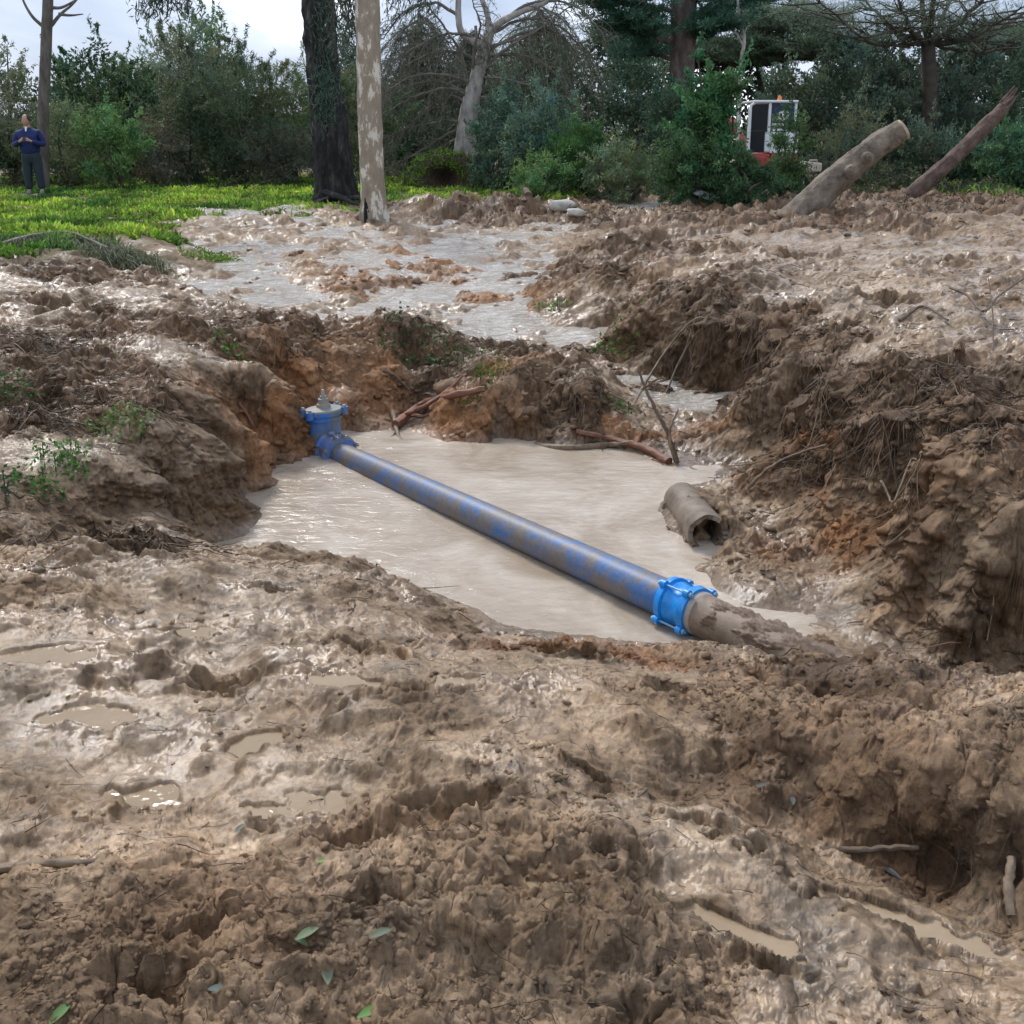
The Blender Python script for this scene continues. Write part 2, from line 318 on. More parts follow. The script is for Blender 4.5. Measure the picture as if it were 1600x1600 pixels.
# churned blocks and pushed-up lips
wxx = x + .05 * fbm(x * 5, y * 5, 2, 41); wyy = y + .05 * fbm(x * 5, y * 5, 2, 47)
gm = np.hypot(np.gradient(up(Hs), axis=0) / np.gradient(Y, axis=0), np.gradient(up(Hs), axis=1) / np.gradient(X, axis=1)).astype(np.float32)
steep = sst(.5, 1.3, gm); flat_ = 1 - .9 * steep
rough_ = flat_ * (.16 + Cl) * near * (.2 + .8 * dry)
cell = (y * np.interp(np.log(y), kx, ky)).astype(np.float32)
def lod(wl): return np.clip(wl / (cell * 2.6) - .35, 0, 1)
patch = sst(-.25, .45, fbm(x * 1.7, y * 1.7, 3, 61)) * .75 + .25
rdg = (.45 - np.abs(perlin(wxx * 2.3, wyy * 2.9, 71))) * .06
H = H + rdg * patch * (.3 + Lu) * near * (.3 + .7 * dry)
rdg2 = (.4 - np.abs(perlin(wxx * 6.5, wyy * 8, 75))) * .028
H = H + rdg2 * patch * (.35 + Cl * .8) * near * dry
for s, amp, sd in ((.15, .07, 2), (.072, .22, 3), (.036, .38, 4), (.019, .5, 5)):
    f1, f2, rid, tl = worley(wxx / s + .5 * perlin(x / s * .6, y / s * .6, sd + 80), wyy / s + .5 * perlin(x / s * .6, y / s * .6, sd + 90), sd)
    dome = sst(0, .22, f2 - f1) * (rid ** 1.7 * .7 + .75 * tl * rid) + .25 * rid * np.maximum(0, 1 - f1 * 1.2)
    m = sst(-.1, .5, perlin(x / s * .33, y / s * .33, sd + 50)) if s > .05 else sst(-.35, .25, perlin(x * 2.4, y * 2.4, sd + 50))
    H = H + dome * s * amp * np.minimum(1.1, rough_) * m * lod(s * 1.3) * (1 if s > .04 else finef)
# crumbly turbulence: sharp creases at falling sizes
tb = 0; am = 1.15; fq = 7.
for o in range(5):
    tb = tb + lod(1 / fq) * am * (np.abs(perlin(wxx * fq + 3 * o, wyy * fq * 1.15, 130 + o * 3)) * 2 - .5); fq *= 2.1; am *= .56
pk = .35 + .65 * sst(-.3, .3, fbm(x * 2.6, y * 2.6, 3, 150))
H = H + tb * .024 * (.55 + .45 * sst(2.6, 5, y)) * (.22 + .95 * Cl) * pk * np.minimum(1, near * 1.5) * flat_ * (.15 + .85 * dry) * (.8 + .08 * np.minimum(y, 10)) * (1.05 - .65 * sst(8, 20, y))
H = H + fbm(x * 42, y * 42, 4, 21, 2.1, .6) * .0055 * finef * (.3 + Cl) * (.3 + .7 * dry)
# smooth mud: dragged streaks
st = np.abs(perlin(wxx * 5 + wyy * 1.5, wyy * 14 - wxx * 3, 101)); H = H + (.3 - st) * .016 * (1 - np.clip(Cl * 1.3, 0, 1)) * near * dry
# slide cracks on silty slabs
def hole(px, py, z, L, Wd, ang, dep, rim=.35):
    global H, Wt
    c = atz(px, py, z); a = math.radians(ang)
    i0, i1 = np.searchsorted(rows, [c[1] - 1.2 * max(L, Wd) * 1.6, c[1] + 1.2 * max(L, Wd) * 1.6]); sl = slice(i0, i1)
    dx = x[sl] - c[0]; dy = y[sl] - c[1]
    q = .55 * Wd; dx = dx + q * fbm(x[sl] / Wd * .8, y[sl] / Wd * .8, 3, 7); dy = dy + q * fbm(x[sl] / Wd * .8, y[sl] / Wd * .8, 3, 17)
    u = (dx * math.cos(a) + dy * math.sin(a)) / L; v = (-dx * math.sin(a) + dy * math.cos(a)) / Wd
    r = np.sqrt(u * u + v * v)
    H[sl] += -1.05 * dep * (1 - sst(.1, 1.15, r)) + dep * rim * np.exp(-((r - 1.15) / .22) ** 2) * (.6 + perlin(x[sl] * 9, y[sl] * 9, 5))
HOLES = [(715, 1275, -.02, .15, .075, 25, .08), (930, 1205, -.05, .12, .035, -20, .06), (560, 1020, -.2, .22, .07, -25, .10), (390, 1055, -.14, .26, .06, 5, .06),
 (400, 1160, -.08, .12, .06, 30, .05), (165, 862, -.35, .16, .12, 10, .16), (215, 885, -.3, .2, .08, 20, .08), (560, 1310, -.02, .14, .05, 0, .05), (235, 1240, -.07, .10, .07, 0, .05),
 (850, 1370, 0, .09, .06, 0, .05), (160, 1115, -.1, .16, .06, 5, .05), (1160, 1480, -.08, .16, .05, -35, .06), (1420, 1450, -.13, .2, .045, -32, .05), (1450, 362, .17, .5, .35, 0, .3), (900, 1045, -.4, .16, .07, 0, .12),
 (560, 1100, -.08, .1, .06, 0, .05), (1180, 560, -.1, .18, .2, 0, .3), (720, 1110, -.1, .12, .05, 0, .05), (1060, 1090, -.2, .12, .06, 0, .06), (420, 930, -.3, .15, .04, -15, .05),
 (1116, 850, -.72, .17, .15, 0, .17), (1098, 822, -.7, .11, .17, 0, .2), (1250, 405, .15, .5, .2, 10, .22), (1390, 470, .15, .35, .12, 0, .16), (1520, 575, .16, .25, .1, 0, .15), (1130, 395, .1, .5, .2, 0, .2), (1340, 500, .12, .3, .1, 20, .14), (1480, 420, .15, .5, .15, 0, .15), (190, 495, .0, .35, .12, 0, .15), (90, 610, .03, .25, .1, 0, .12), (270, 480, -.05, .3, .1, 0, .12), (60, 480, .1, .3, .1, 0, .1), (1440, 590, .1, .25, .09, 15, .14), (1080, 370, .05, .5, .3, 0, .2), (300, 980, -.15, .14, .06, 0, .05), (1270, 620, -.1, .3, .06, 50, .16), (430, 1270, -.05, .09, .04, 0, .04), (510, 1262, -.05, .1, .045, 0, .04),
 (230, 1570, 0, .10, .07, 0, .09), (590, 1420, 0, .08, .05, 0, .06), (1000, 1580, 0, .07, .05, 0, .05), (640, 1100, -.1, .14, .05, 15, .05), (330, 1460, 0, .08, .05, 0, .05)]
for h in HOLES: hole(*h)
PUD = [(400, 1160, -.105, .1, .055, 30, 'tan puddle in a boot print'), (235, 1240, -.1, .09, .055, 0, 'round tan puddle'), (505, 1262, -.075, .09, .04, 0, 'ochre puddle'), (415, 1270, -.075, .06, .03, 0, 'small ochre puddle'),
  (160, 1115, -.13, .16, .06, 5, 'wide silty puddle'), (1160, 1480, -.12, .15, .03, -28, 'long milky puddle'), (1430, 1450, -.16, .2, .03, -30, 'long tan puddle along the rut'), (720, 1110, -.13, .07, .035, 0, 'small tan puddle'), (545, 1100, -.14, .12, .04, 0, 'shallow puddle'),
  (290, 980, -.19, .12, .045, 0, 'small pale puddle'), (1570, 1100, -.705, .42, .12, -20, 'bright water in the drainage channel'), (225, 525, -.1, .3, .15, 0, 'pale puddle behind the left bank'), (60, 1040, -.12, .22, .06, 0, 'broad shiny puddle at the left edge'), (860, 1370, 0, .05, .03, 0, 'tiny puddle in the tyre print')]
def pud_r(px, py, z, L, Wd, ang, gx, gy):
    c = atz(px, py, z); a = math.radians(ang); dx = gx - c[0]; dy = gy - c[1]
    r = np.hypot((dx * math.cos(a) + dy * math.sin(a)) / L, (-dx * math.sin(a) + dy * math.cos(a)) / Wd)
    return r * np.maximum(.62, 1 + .75 * fbm((gx / Wd * .5).astype(np.float32), (gy / Wd * .5).astype(np.float32), 3, 5)) + .04 * fbm((gx * 40).astype(np.float32), (gy * 40).astype(np.float32), 2, 9)
PLV = []
for q in PUD:
    c = atz(*q[:3]); i0, i1 = np.searchsorted(rows, [c[1] - 3.4 * q[3], c[1] + 3.4 * q[3]]); sl = slice(i0, i1); r = pud_r(*q[:6], x[sl], y[sl]); Hs_ = H[sl]
    lv = float(np.percentile(Hs_[(r > .6) & (r < 1.1)], 35)); PLV.append(lv); fw = 1 - sst(1.0, 3.0, r); Hs_ = Hs_ * (1 - fw) + (lv + .006 + (Hs_ - lv) * .3) * fw; bl = 1 - sst(.75, 1.02, r); Hs_ = Hs_ * (1 - bl) + np.minimum(Hs_, lv - .012) * bl
    H[sl] = np.where((r > 1.0) & (r < 1.35), np.maximum(Hs_, lv + .008 * (1 - sst(1.15, 1.35, r)) - .02 * sst(1.2, 1.35, r)), Hs_)
# surface colour: soil types with their own mottling
f_big = fbm(x * .9, y * .9, 4, 201); f_mid = fbm(x * 5, y * 5, 4, 211)
f_fin = fbm(x * 22, y * 22, 4, 216); mott = 1 + .25 * f_big + .28 * f_mid + .35 * f_fin
silt = sst(.15, .6, fbm(x * 1.6, y * 2.1, 4, 221)) * .5 * (1 - Gr) * (1 - .7 * Dk)
orange = sst(.15, .6, fbm(x * 1.2, y * 1.2, 3, 231)) * .35 * np.clip(Cl, 0, 1) * (1 - Gr)
C = np.stack([cr, cg, cb], -1)
C = C * (1 - silt[..., None]) + np.array((.34, .262, .178)) * silt[..., None]
C = C * (1 - orange[..., None]) + np.array((.33, .19, .10)) * orange[..., None]
dp = (sst(.05, .5, fbm(x * .75 + 9, y * 1.1, 4, 291)) * .5 * (1 - Gr) * sst(4.5, 7, y))[..., None]; C = C * (1 - dp) + np.array((.17, .108, .062)) * dp
C = np.clip(C * mott[..., None] * np.array((1.05, .975, .885)), .02, .7)
Wt = np.clip(Wt + .6 * fbm(x * 2.2, y * 2.2, 3, 241) - .12, 0, 1)
# overhangs: edges of steep banks lean out, their feet are undercut
def blur(Z, k, ax):
    c = np.cumsum(np.pad(Z, [(k + 1, k) if i == ax else (0, 0) for i in (0, 1)], mode='edge'), axis=ax)
    n = Z.shape[ax]; return (np.take(c, range(2 * k + 1, n + 2 * k + 1), ax) - np.take(c, range(0, n), ax)) / (2 * k + 1)
Hm = blur(blur(H, 5, 0), 6, 1); Hb = blur(blur(blur(blur(H, 22, 0), 24, 1), 22, 0), 24, 1); rel = Hm - Hb
gy_ = np.gradient(Hm, axis=0) / np.gradient(Y, axis=0); gx_ = np.gradient(Hm, axis=1) / np.gradient(X, axis=1)
gl = np.sqrt(gx_ ** 2 + gy_ ** 2); k = sst(.35, 1.3, gl) * np.clip(rel * .8, -.06, .06) * near * dry * sst(.4, .9, gm) / (gl + 1e-3)
Wt = Wt * (1 - .8 * sst(.25, .9, gl).astype(np.float32))
def r2(Z): return Z
wf = (Wt * (1 - Gr) * (1 - Dk * .6))[..., None]; C = C * (1 - .3 * wf) + np.array((.33, .25, .165)) * mott[..., None] * .3 * wf
mg = np.exp(-((H - ZW - .02) / .05) ** 2) * (y < 9.5) * (y > 3.8); C = C * (1 - .38 * mg)[..., None]; Wt = np.clip(Wt + .5 * mg, 0, 1)
Wt = Wt * (1 - .45 * sst(9, 18, y))
XX = X - gx_ * k; YY = Y - gy_ * k
hz = H.astype(np.float32); sd_ = (sst(.5, 1.6, gl) * near * (.4 + .6 * sst(3, 5, y))).astype(np.float32)      # broken earth on the steep faces
e1 = (np.abs(fbm(x * 5 + hz * 1.5, hz * 3.5 + x * .6 + y * 2, 4, 271)) - .25) * .085 + (np.abs(fbm(x * 26, hz * 22 + y * 11, 4, 281)) - .2) * .035
nx_ = gx_ / (gl + 1e-3); ny_ = gy_ / (gl + 1e-3); XX = XX - nx_ * e1 * sd_; YY = YY - ny_ * e1 * sd_
jit = .012 * np.clip(Cl, 0, 1) * near
XX = XX + jit * fbm(x * 17, y * 17, 2, 251) * (1 + y * .1); YY = YY + jit * fbm(x * 17, y * 17, 2, 261) * (1 + y * .1)
idx = (np.arange(NR - 1)[:, None] * NC + np.arange(NC - 1)[None]).ravel()
FF = np.stack([idx, idx + 1, idx + NC + 1, idx + NC], 1)
me = mesh_np('ground', np.stack([XX, YY, H], -1).reshape(-1, 3), FF, C.reshape(-1, 3), True, {'wet': Wt})
ground = link('ground', me, MUD); tag(ground, 'churned wet brown mud with clods, ruts and collapsed pit banks', kind='structure')
def gz(px_, py_):                          # ground height at world x, y
    px_ = np.asarray(px_, float); py_ = np.asarray(py_, float)
    fi = np.interp(np.log(np.maximum(py_, .76)), ld, np.arange(NR)); fj = np.interp(px_ / np.maximum(py_, .76), cu, np.arange(NC))
    i = np.clip(fi.astype(int), 0, NR - 2); j = np.clip(fj.astype(int), 0, NC - 2); a = fi - i; b_ = fj - j
    return H[i, j] * (1 - a) * (1 - b_) + H[i + 1, j] * a * (1 - b_) + H[i, j + 1] * (1 - a) * b_ + H[i + 1, j + 1] * a * b_
def gp(px, py, lift=0):                    # where the sight line meets the ground
    d = ray(px, py); t = np.exp(np.linspace(math.log(1.2), math.log(60), 4000)); P = d[None] * t[:, None]; P[:, 2] += CAMZ
    g = gz(P[:, 0], P[:, 1]); k = np.argmax(P[:, 2] < g)
    if not (P[:, 2] < g).any(): k = -1
    p = P[k].copy(); p[2] = g[k] + lift; return p
# ------------------------------------------------------------------ water
def sheet(name, X_, Y_, Z_, keep, mat, label):
    n, m = X_.shape; idx = (np.arange(n - 1)[:, None] * m + np.arange(m - 1)[None])
    kf = (keep[:-1, :-1] | keep[1:, :-1] | keep[:-1, 1:] | keep[1:, 1:]).ravel(); idx = idx.ravel()[kf]
    Fq = np.stack([idx, idx + 1, idx + m + 1, idx + m], 1); used, inv = np.unique(Fq, return_inverse=True)
    V = np.stack([X_, Y_, Z_], -1).reshape(-1, 3)[used]
    o = link(name, mesh_np(name, V, inv.reshape(-1, 4)), mat); return tag(o, label, kind='structure')
yy = np.arange(3.6, 9.2, .02); xx = np.arange(-3.2, 4.6, .02); PX, PY = np.meshgrid(xx, yy)
pz = ZW + .0065 * fbm(PX * 4, PY * 8, 3, 301) * (.35 + .65 * sst(-.3, .4, fbm(PX * .8, PY * .8, 2, 305)))
sheet('pond_water', PX, PY, pz, gz(PX, PY) < ZW + .06, POND, 'opaque tan muddy water filling the pit around the blue pipe')
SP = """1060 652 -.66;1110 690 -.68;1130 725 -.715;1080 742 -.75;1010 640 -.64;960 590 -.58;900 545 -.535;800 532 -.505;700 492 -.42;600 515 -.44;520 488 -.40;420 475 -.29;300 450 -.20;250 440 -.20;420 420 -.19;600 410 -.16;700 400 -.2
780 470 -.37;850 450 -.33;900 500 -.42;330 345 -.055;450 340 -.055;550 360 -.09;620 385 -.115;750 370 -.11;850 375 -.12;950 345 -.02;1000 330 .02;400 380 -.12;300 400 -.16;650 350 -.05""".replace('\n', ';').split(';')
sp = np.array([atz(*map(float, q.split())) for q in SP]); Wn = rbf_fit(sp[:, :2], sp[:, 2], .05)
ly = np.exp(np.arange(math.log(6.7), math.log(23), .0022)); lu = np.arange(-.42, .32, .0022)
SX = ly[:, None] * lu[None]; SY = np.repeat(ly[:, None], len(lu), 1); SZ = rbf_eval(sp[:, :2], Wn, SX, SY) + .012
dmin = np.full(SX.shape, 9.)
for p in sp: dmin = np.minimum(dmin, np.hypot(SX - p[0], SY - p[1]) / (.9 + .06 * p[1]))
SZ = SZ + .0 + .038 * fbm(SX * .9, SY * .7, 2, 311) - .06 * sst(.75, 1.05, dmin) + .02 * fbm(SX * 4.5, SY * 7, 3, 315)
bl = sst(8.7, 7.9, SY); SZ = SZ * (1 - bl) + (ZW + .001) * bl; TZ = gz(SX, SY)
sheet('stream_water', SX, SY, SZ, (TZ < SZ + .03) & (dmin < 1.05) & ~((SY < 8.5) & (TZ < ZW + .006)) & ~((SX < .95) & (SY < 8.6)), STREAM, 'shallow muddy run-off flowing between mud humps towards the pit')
for i, q in enumerate(PUD):
    c = atz(*q[:3]); R_ = q[3] * 2; g = np.linspace(-R_, R_, 220); QX, QY = np.meshgrid(c[0] + g, c[1] + g); r = pud_r(*q[:6], QX, QY)
    sheet('puddle', QX, QY, PLV[i] + .0006 * fbm(QX * 30, QY * 30, 2, 3), r < 1.14, PUDDLE if i not in (10, 11) else POND, q[6] + ' in the mud')
# ------------------------------------------------------------------ loose mud, roots, straw
def ico(sub):
    bm = bmesh.new(); bmesh.ops.create_icosphere(bm, subdivisions=sub, radius=1); v = np.array([p.co[:] for p in bm.verts]); f = np.array([[q.index for q in t.verts] for t in bm.faces]); bm.free(); return v, f
def pick(weight, n, lo, hi):
    m = (YY > lo) & (YY < hi) & (np.abs(X / Y) < .75); wgt = (weight * m).ravel().astype(np.float64); c = np.cumsum(wgt); return np.searchsorted(c, RNG.random(n) * c[-1])
def rdirs_(n): d = RNG.normal(size=(n, 3)); return d / np.linalg.norm(d, axis=1)[:, None]
def clods(name, n, sub, lo, hi, smin, smax, label, wgt):
    tv, tf = ico(sub); ids = pick(wgt, n, lo, hi); P = np.stack([XX.ravel()[ids], YY.ravel()[ids], H.ravel()[ids]], 1); nv = len(tv)
    sz = (smin + (smax - smin) * RNG.random(n) ** 3.2) * (P[:, 1] / lo) ** .55
    V = np.repeat(tv[None], n, 0); ax = RNG.normal(size=(n, 3, 3)); q, _ = np.linalg.qr(ax)
    off = RNG.random((n, 1, 1)) * 40
    t1 = perlin((V[..., 0] * 1.3 + V[..., 2] + off[..., 0]).astype(np.float32), (V[..., 1] * 1.3 - V[..., 2] * .7 + off[..., 0] * 2).astype(np.float32), 3)
    t2 = perlin((V[..., 0] * 3.3 + V[..., 2] * 2 + off[..., 0]).astype(np.float32), (V[..., 1] * 3.3 - V[..., 2] * 2 + off[..., 0]).astype(np.float32), 8)
    pn = rdirs_(n * 9).reshape(n, 9, 3); ph = .38 + .5 * RNG.random((n, 9)); dt = np.einsum('nvi,nki->nvk', V, pn); rr_ = np.min(np.where(dt > .05, ph[:, None] / np.maximum(dt, .05), 9), axis=2); V = V * np.minimum(rr_, 1.1)[..., None] * (1 + .3 * t1 + .28 * t2)[..., None]; V = np.einsum('nij,nvj->nvi', q, V) * np.array((1, 1, .62)) * (.75 + .5 * RNG.random((n, 1, 3)))
    V = V * sz[:, None, None] + P[:, None] + np.array((0, 0, 1)) * (sz * -.05)[:, None, None]
    Fs = (tf[None] + (np.arange(n) * nv)[:, None, None]).reshape(-1, 3)
    cc = C.reshape(-1, 3)[ids] * (.78 + .4 * RNG.random((n, 1))); cc = np.repeat(cc, nv, 0); ww = np.repeat(Wt.ravel()[ids] * .5, nv)
    o = link(name, mesh_np(name, V.reshape(-1, 3), Fs, cc, True, {'wet': ww}), MUD); return tag(o, label, kind='stuff')
dryb = (H > ZW + .03)
kp = sst(.0, .5, perlin(x * 1.8, y * 1.8, 401)) + .12
clods('mud_clods', 8500, 2, 1.45, 3.6, .002, .012, 'loose brown mud crumbs and clods on the churned ground', Cl ** 2 * kp * dryb)
clods('soil_lumps', 6000, 2, 3.6, 20, .005, .032, 'broken soil lumps along the pit banks', Cl ** 1.5 * kp * dryb * (1 - Gr))
def strands(name, ids, L, R, cols, label, hang=0, lift=.01, mat=None):
    n = len(ids); P = np.stack([XX.ravel()[ids], YY.ravel()[ids], H.ravel()[ids]], 1); K = 6
    a = RNG.random(n) * 2 * math.pi; d = np.stack([np.cos(a), np.sin(a), RNG.normal(0, .22, n)], 1); bend = RNG.normal(0, .5, (n, 3)); bend[:, 2] = -abs(bend[:, 2]) * .6
    if hang: d = np.stack([RNG.normal(0, .35, n), RNG.normal(-.35, .3, n), -RNG.random(n) * hang - .1], 1); bend[:, 2] = -hang * .8
    Ls = L * (.3 + RNG.random(n) ** 2 * 1.2); t = np.linspace(0, 1, K)
    Q = P[:, None] + (d[:, None] * t[:, None] + bend[:, None] * (t ** 2)[:, None] * .6) * Ls[:, None, None]
    Q[..., 2] += lift; 
    if not hang:
        g = gz(Q[..., 0], Q[..., 1]); Q[..., 2] = np.maximum(Q[..., 2] * .4 + g * .6, g - .002) + R
    T = np.gradient(Q, axis=1); T /= np.linalg.norm(T, axis=2)[..., None] + 1e-9; s = np.cross(T, RNG.normal(size=(n, 1, 3))); s /= np.linalg.norm(s, axis=2)[..., None] + 1e-9; s2 = np.cross(T, s)
    r = (R * (.5 + RNG.random((n, 1)) * 1.0) * (1 - .75 * t)[None])[..., None]
    V = np.stack([Q + s * r, Q + (-.5 * s + .87 * s2) * r, Q + (-.5 * s - .87 * s2) * r], 2).reshape(-1, 3)
    b0 = (np.arange(n)[:, None] * K + np.arange(K - 1)[None]).ravel() * 3; Fs = np.concatenate([np.stack([b0 + i, b0 + (i + 1) % 3, b0 + 3 + (i + 1) % 3, b0 + 3 + i], 1) for i in range(3)])
    cc = np.array(cols)[RNG.integers(0, len(cols), n)] * (.7 + .6 * RNG.random((n, 1))); cc = np.repeat(cc, K * 3, 0)
    o = link(name, mesh_np(name, V, Fs, cc), mat or LEAF); return tag(o, label, kind='stuff')
RC = [(.17, .11, .065), (.10, .065, .04), (.27, .20, .13), (.06, .04, .025)]
strands('root_fibres', pick((Dk + .03) * kp * dryb, 9500, 4.0, 20), .17, .0036, RC, 'tangled brown root fibres and straw on the torn banks')
strands('straw_litter', pick((.3 + Cl) * dryb * (1 - Gr), 1500, 1.5, 4.5), .09, .0011, RC, 'thin straw bits pressed in the foreground mud')
hm = sst(.6, 1.6, gl) * np.clip(rel * 8, 0, 1) * Dk * dryb
strands('hanging_roots', pick(hm + 1e-9, 1500, 5, 15), .28, .004, RC, 'root strands hanging from the undercut bank edges', hang=.8)
# ------------------------------------------------------------------ bark and wood
WOOD = simple('stick_bark', [(.3, (.045, .03, .018)), (.6, (.14, .095, .06))], 14, .7, .5, .006)
REDW = simple('red_root', [(.3, (.09, .035, .02)), (.65, (.24, .10, .055))], 14, .6, .5, .006)
MUDW = simple('muddy_wood', [(.35, (.09, .06, .036)), (.6, (.22, .16, .10))], 12, .6, .6, .008)
LOGB = simple('log_bark', [(.32, (.06, .045, .032)), (.45, (.16, .125, .09)), (.6, (.23, .185, .135)), (.75, (.36, .30, .23))], 5, .8, .9, .03, stretch=(1, 1, 1))
CUT = simple('cut_wood', [(.3, (.30, .22, .14)), (.7, (.5, .4, .28))], 9, .7, .3, .01)
REDB = simple('red_bark', [(.3, (.05, .032, .024)), (.5, (.125, .08, .058)), (.75, (.22, .155, .12))], 6, .8, .9, .03)
BURNT = simple('burnt_bark', [(.3, (.004, .004, .004)), (.5, (.014, .013, .012)), (.6, (.06, .054, .048)), (.72, (.16, .15, .13))], 9, .75, 1, .12, stretch=(1, 1, .22))
PALE = simple('mottled_bark', [(.33, (.05, .04, .03)), (.37, (.22, .175, .125)), (.54, (.30, .25, .18)), (.565, (.58, .53, .43)), (.7, (.66, .62, .53))], 5., .8, .5, .02, stretch=(1, 1, .45), nrough=.7)
PINEB = simple('pine_bark', [(.3, (.035, .025, .02)), (.5, (.11, .08, .065)), (.7, (.21, .165, .14))], 7, .85, 1, .04, stretch=(1, 1, .25))
GREYB = simple('grey_bark', [(.3, (.13, .115, .10)), (.5, (.33, .30, .265)), (.72, (.52, .48, .43))], 6, .8, .9, .04, stretch=(1, 1, .35))
TWIG = simple('dead_twig', [(.3, (.08, .07, .055)), (.7, (.21, .185, .15))], 6, .85, 0)
DTWIG = simple('dark_twig', [(.3, (.035, .03, .022)), (.7, (.09, .075, .055))], 6, .85, 0)
def lumps(o, amp, sc, ax=(0, 0, 1)):                       # knots and hollows on a trunk
    me = o.data; n = len(me.vertices); v = np.empty(n * 3, np.float32); me.vertices.foreach_get('co', v); v = v.reshape(-1, 3); nm = np.array([q.normal[:] for q in me.vertices])
    ax = np.array(ax, np.float32); ax /= np.linalg.norm(ax); t = v @ ax; q = v - t[:, None] * ax; an = np.arctan2(*( (q - q.mean(0)) @ np.stack([np.cross(ax, (0.1, 1, .2)), np.cross(ax, np.cross(ax, (0.1, 1, .2)))], 1)).T).astype(np.float32)
    d = fbm(q[:, 0] * sc * 2 + t * sc * .35, (q[:, 1] + q[:, 2]) * sc * 2 + t * sc * .3, 4, 5) + .5 * (.4 - np.abs(perlin(an * 2.2, (t * sc * .25).astype(np.float32), 8))); v += nm * (d * amp)[:, None]; me.vertices.foreach_set('co', v.ravel()); me.update()
def stick(name, label, cat, P, r, mat=WOOD, taper=.45, branches=(), group=None, jit=.004):
    Q = []
    for p in P: Q.append(np.array(p[1:]) if p[0] == 'w' else (gp(p[0], p[1], p[2] if len(p) > 2 else r * .6) if len(p) < 4 else at(p[0], p[1], p[3])))
    if name in ('ground_stick', 'bank_stick') and len(P) > 2 and all(len(p) < 4 for p in P):
        Y_ = np.array([q[1] for q in Q]); tt = np.arange(len(Q)); ft = np.polyval(np.polyfit(tt, Y_, 1), tt); Q = [at(p[0], p[1], f_) for p, f_ in zip(P, ft)]
    Q = curve(Q, 6, jit * .4); root = empty(name, Q[0], label, cat, group)
    MB().tube(Q, np.linspace(r, r * taper, len(Q)), 9, rough=.12).build('stem', mat, root)
    for k, (i, Pb, rb) in enumerate(branches):
        s = Q[min(len(Q) - 1, int(i * (len(Q) - 1)))]; B = [s] + [gp(p[0], p[1], p[2] if len(p) > 2 else rb) if len(p) < 4 else at(p[0], p[1], p[3]) for p in Pb]
        B = curve(B, 5, jit); MB().tube(B, np.linspace(rb, rb * .4, len(B)), 6, rough=.1).build('side_branch', mat, root)
    return root
def sy(px, py): return gp(px, py)[1]
Ya = sy(1056, 718)
stick('dead_branch', 'slender brown branch standing upright at the right end of the pit', 'branch', [(1058, 722, 0), (1045, 680, 0, Ya + .02), (1024, 640, 0, Ya + .1), (1008, 606, 0, Ya + .22), (998, 578, 0, Ya + .3)], .017, WOOD, .5, [(.75, [(1030, 592, 0, Ya + .15), (1040, 590, 0, Ya + .1)], .01)])
stick('dead_branch', 'pale curved twig leaning beside the upright branch', 'branch', [(1056, 722, 0), (1047, 690, 0, Ya - .05), (1050, 660, 0, Ya), (1060, 640, 0, Ya + .1)], .014, MUDW)
Yb = sy(1040, 722)
stick('fallen_branch', 'dark brown curved branch lying along the far waterline', 'branch', [(1045, 724, .01), (1010, 706, .02), (960, 694, .03), (900, 684, .05)], .034, REDW, .5)
stick('fallen_branch', 'muddy log piece floating at the far waterline', 'log', [(826, 700, .015), (880, 704, .02), (940, 701, .02), (990, 700, .04)], .03, MUDW, .6)
Yc = sy(615, 672)
stick('torn_root', 'thick reddish root lying across the far bank of the pit', 'root', [(618, 672, .04), (660, 650, .09), (710, 637, .1), (758, 628, .1)], .04, REDW, .6, [(.2, [(660, 656, .03), (700, 640, .04)], .02)])
stick('torn_root', 'thin reddish root pointing up and right above the far bank', 'root', [(622, 664, .06), (660, 636, 0, Yc + .1), (700, 610, 0, Yc + .2), (722, 588, 0, Yc + .3)], .02, REDW, .45)
stick('torn_root', 'forked root end dipping into the pond water', 'root', [(614, 655, .06), (622, 680, 0, Yc - .15), (632, 694, 0, Yc - .32), (643, 702, .0)], .022, MUDW, .5, [(.3, [(602, 690, 0, Yc - .3)], .009)])
stick('torn_root', 'brown twig lying on the orange soil heap', 'root', [(598, 585, .03), (618, 598, .05), (640, 616, .03)], .016, WOOD)
stick('bank_stick', 'bare stick sliding down the left bank into the water', 'stick', [(332, 692, .03), (360, 722, .05), (385, 750, .06), (410, 780, .0)], .018, WOOD, .5, [(.5, [(392, 735, .06), (402, 768, .05)], .008)])
stick('bank_stick', 'thin level stick on the left bank, the lower of two', 'stick', [(225, 690, .03), (285, 690, .03), (348, 689, .04)], .011, MUDW, .7)
stick('bank_stick', 'thin level stick on the left bank, the upper of two', 'stick', [(235, 664, .03), (285, 661, .04), (338, 660, .03)], .009, WOOD, .6)
stick('bank_stick', 'short stick with a red broken end in the left bank', 'stick', [(374, 630, .05), (388, 650, .06), (398, 668, .05)], .014, REDW)
stick('ground_stick', 'grey stick lying at the left edge of the foreground', 'stick', [(-60, 1362, .02), (20, 1356, .02), (90, 1349, .02), (165, 1347, .01)], .014, MUDW, .5)
stick('ground_stick', 'brown stick lying below the right mud ridge', 'stick', [(1280, 1327, .02), (1340, 1328, .02), (1400, 1324, .02), (1436, 1324, .02)], .010, WOOD, .6)
stick('ground_stick', 'muddy stub standing at the right edge of the picture', 'stick', [(1582, 1432, .0), (1577, 1385, .06), (1580, 1340, .1)], .014, MUDW, .8)
stick('ground_stick', 'short twig floating beside the blue pipe', 'twig', [(708, 812, .02), (722, 834, .01)], .011, WOOD, .7)
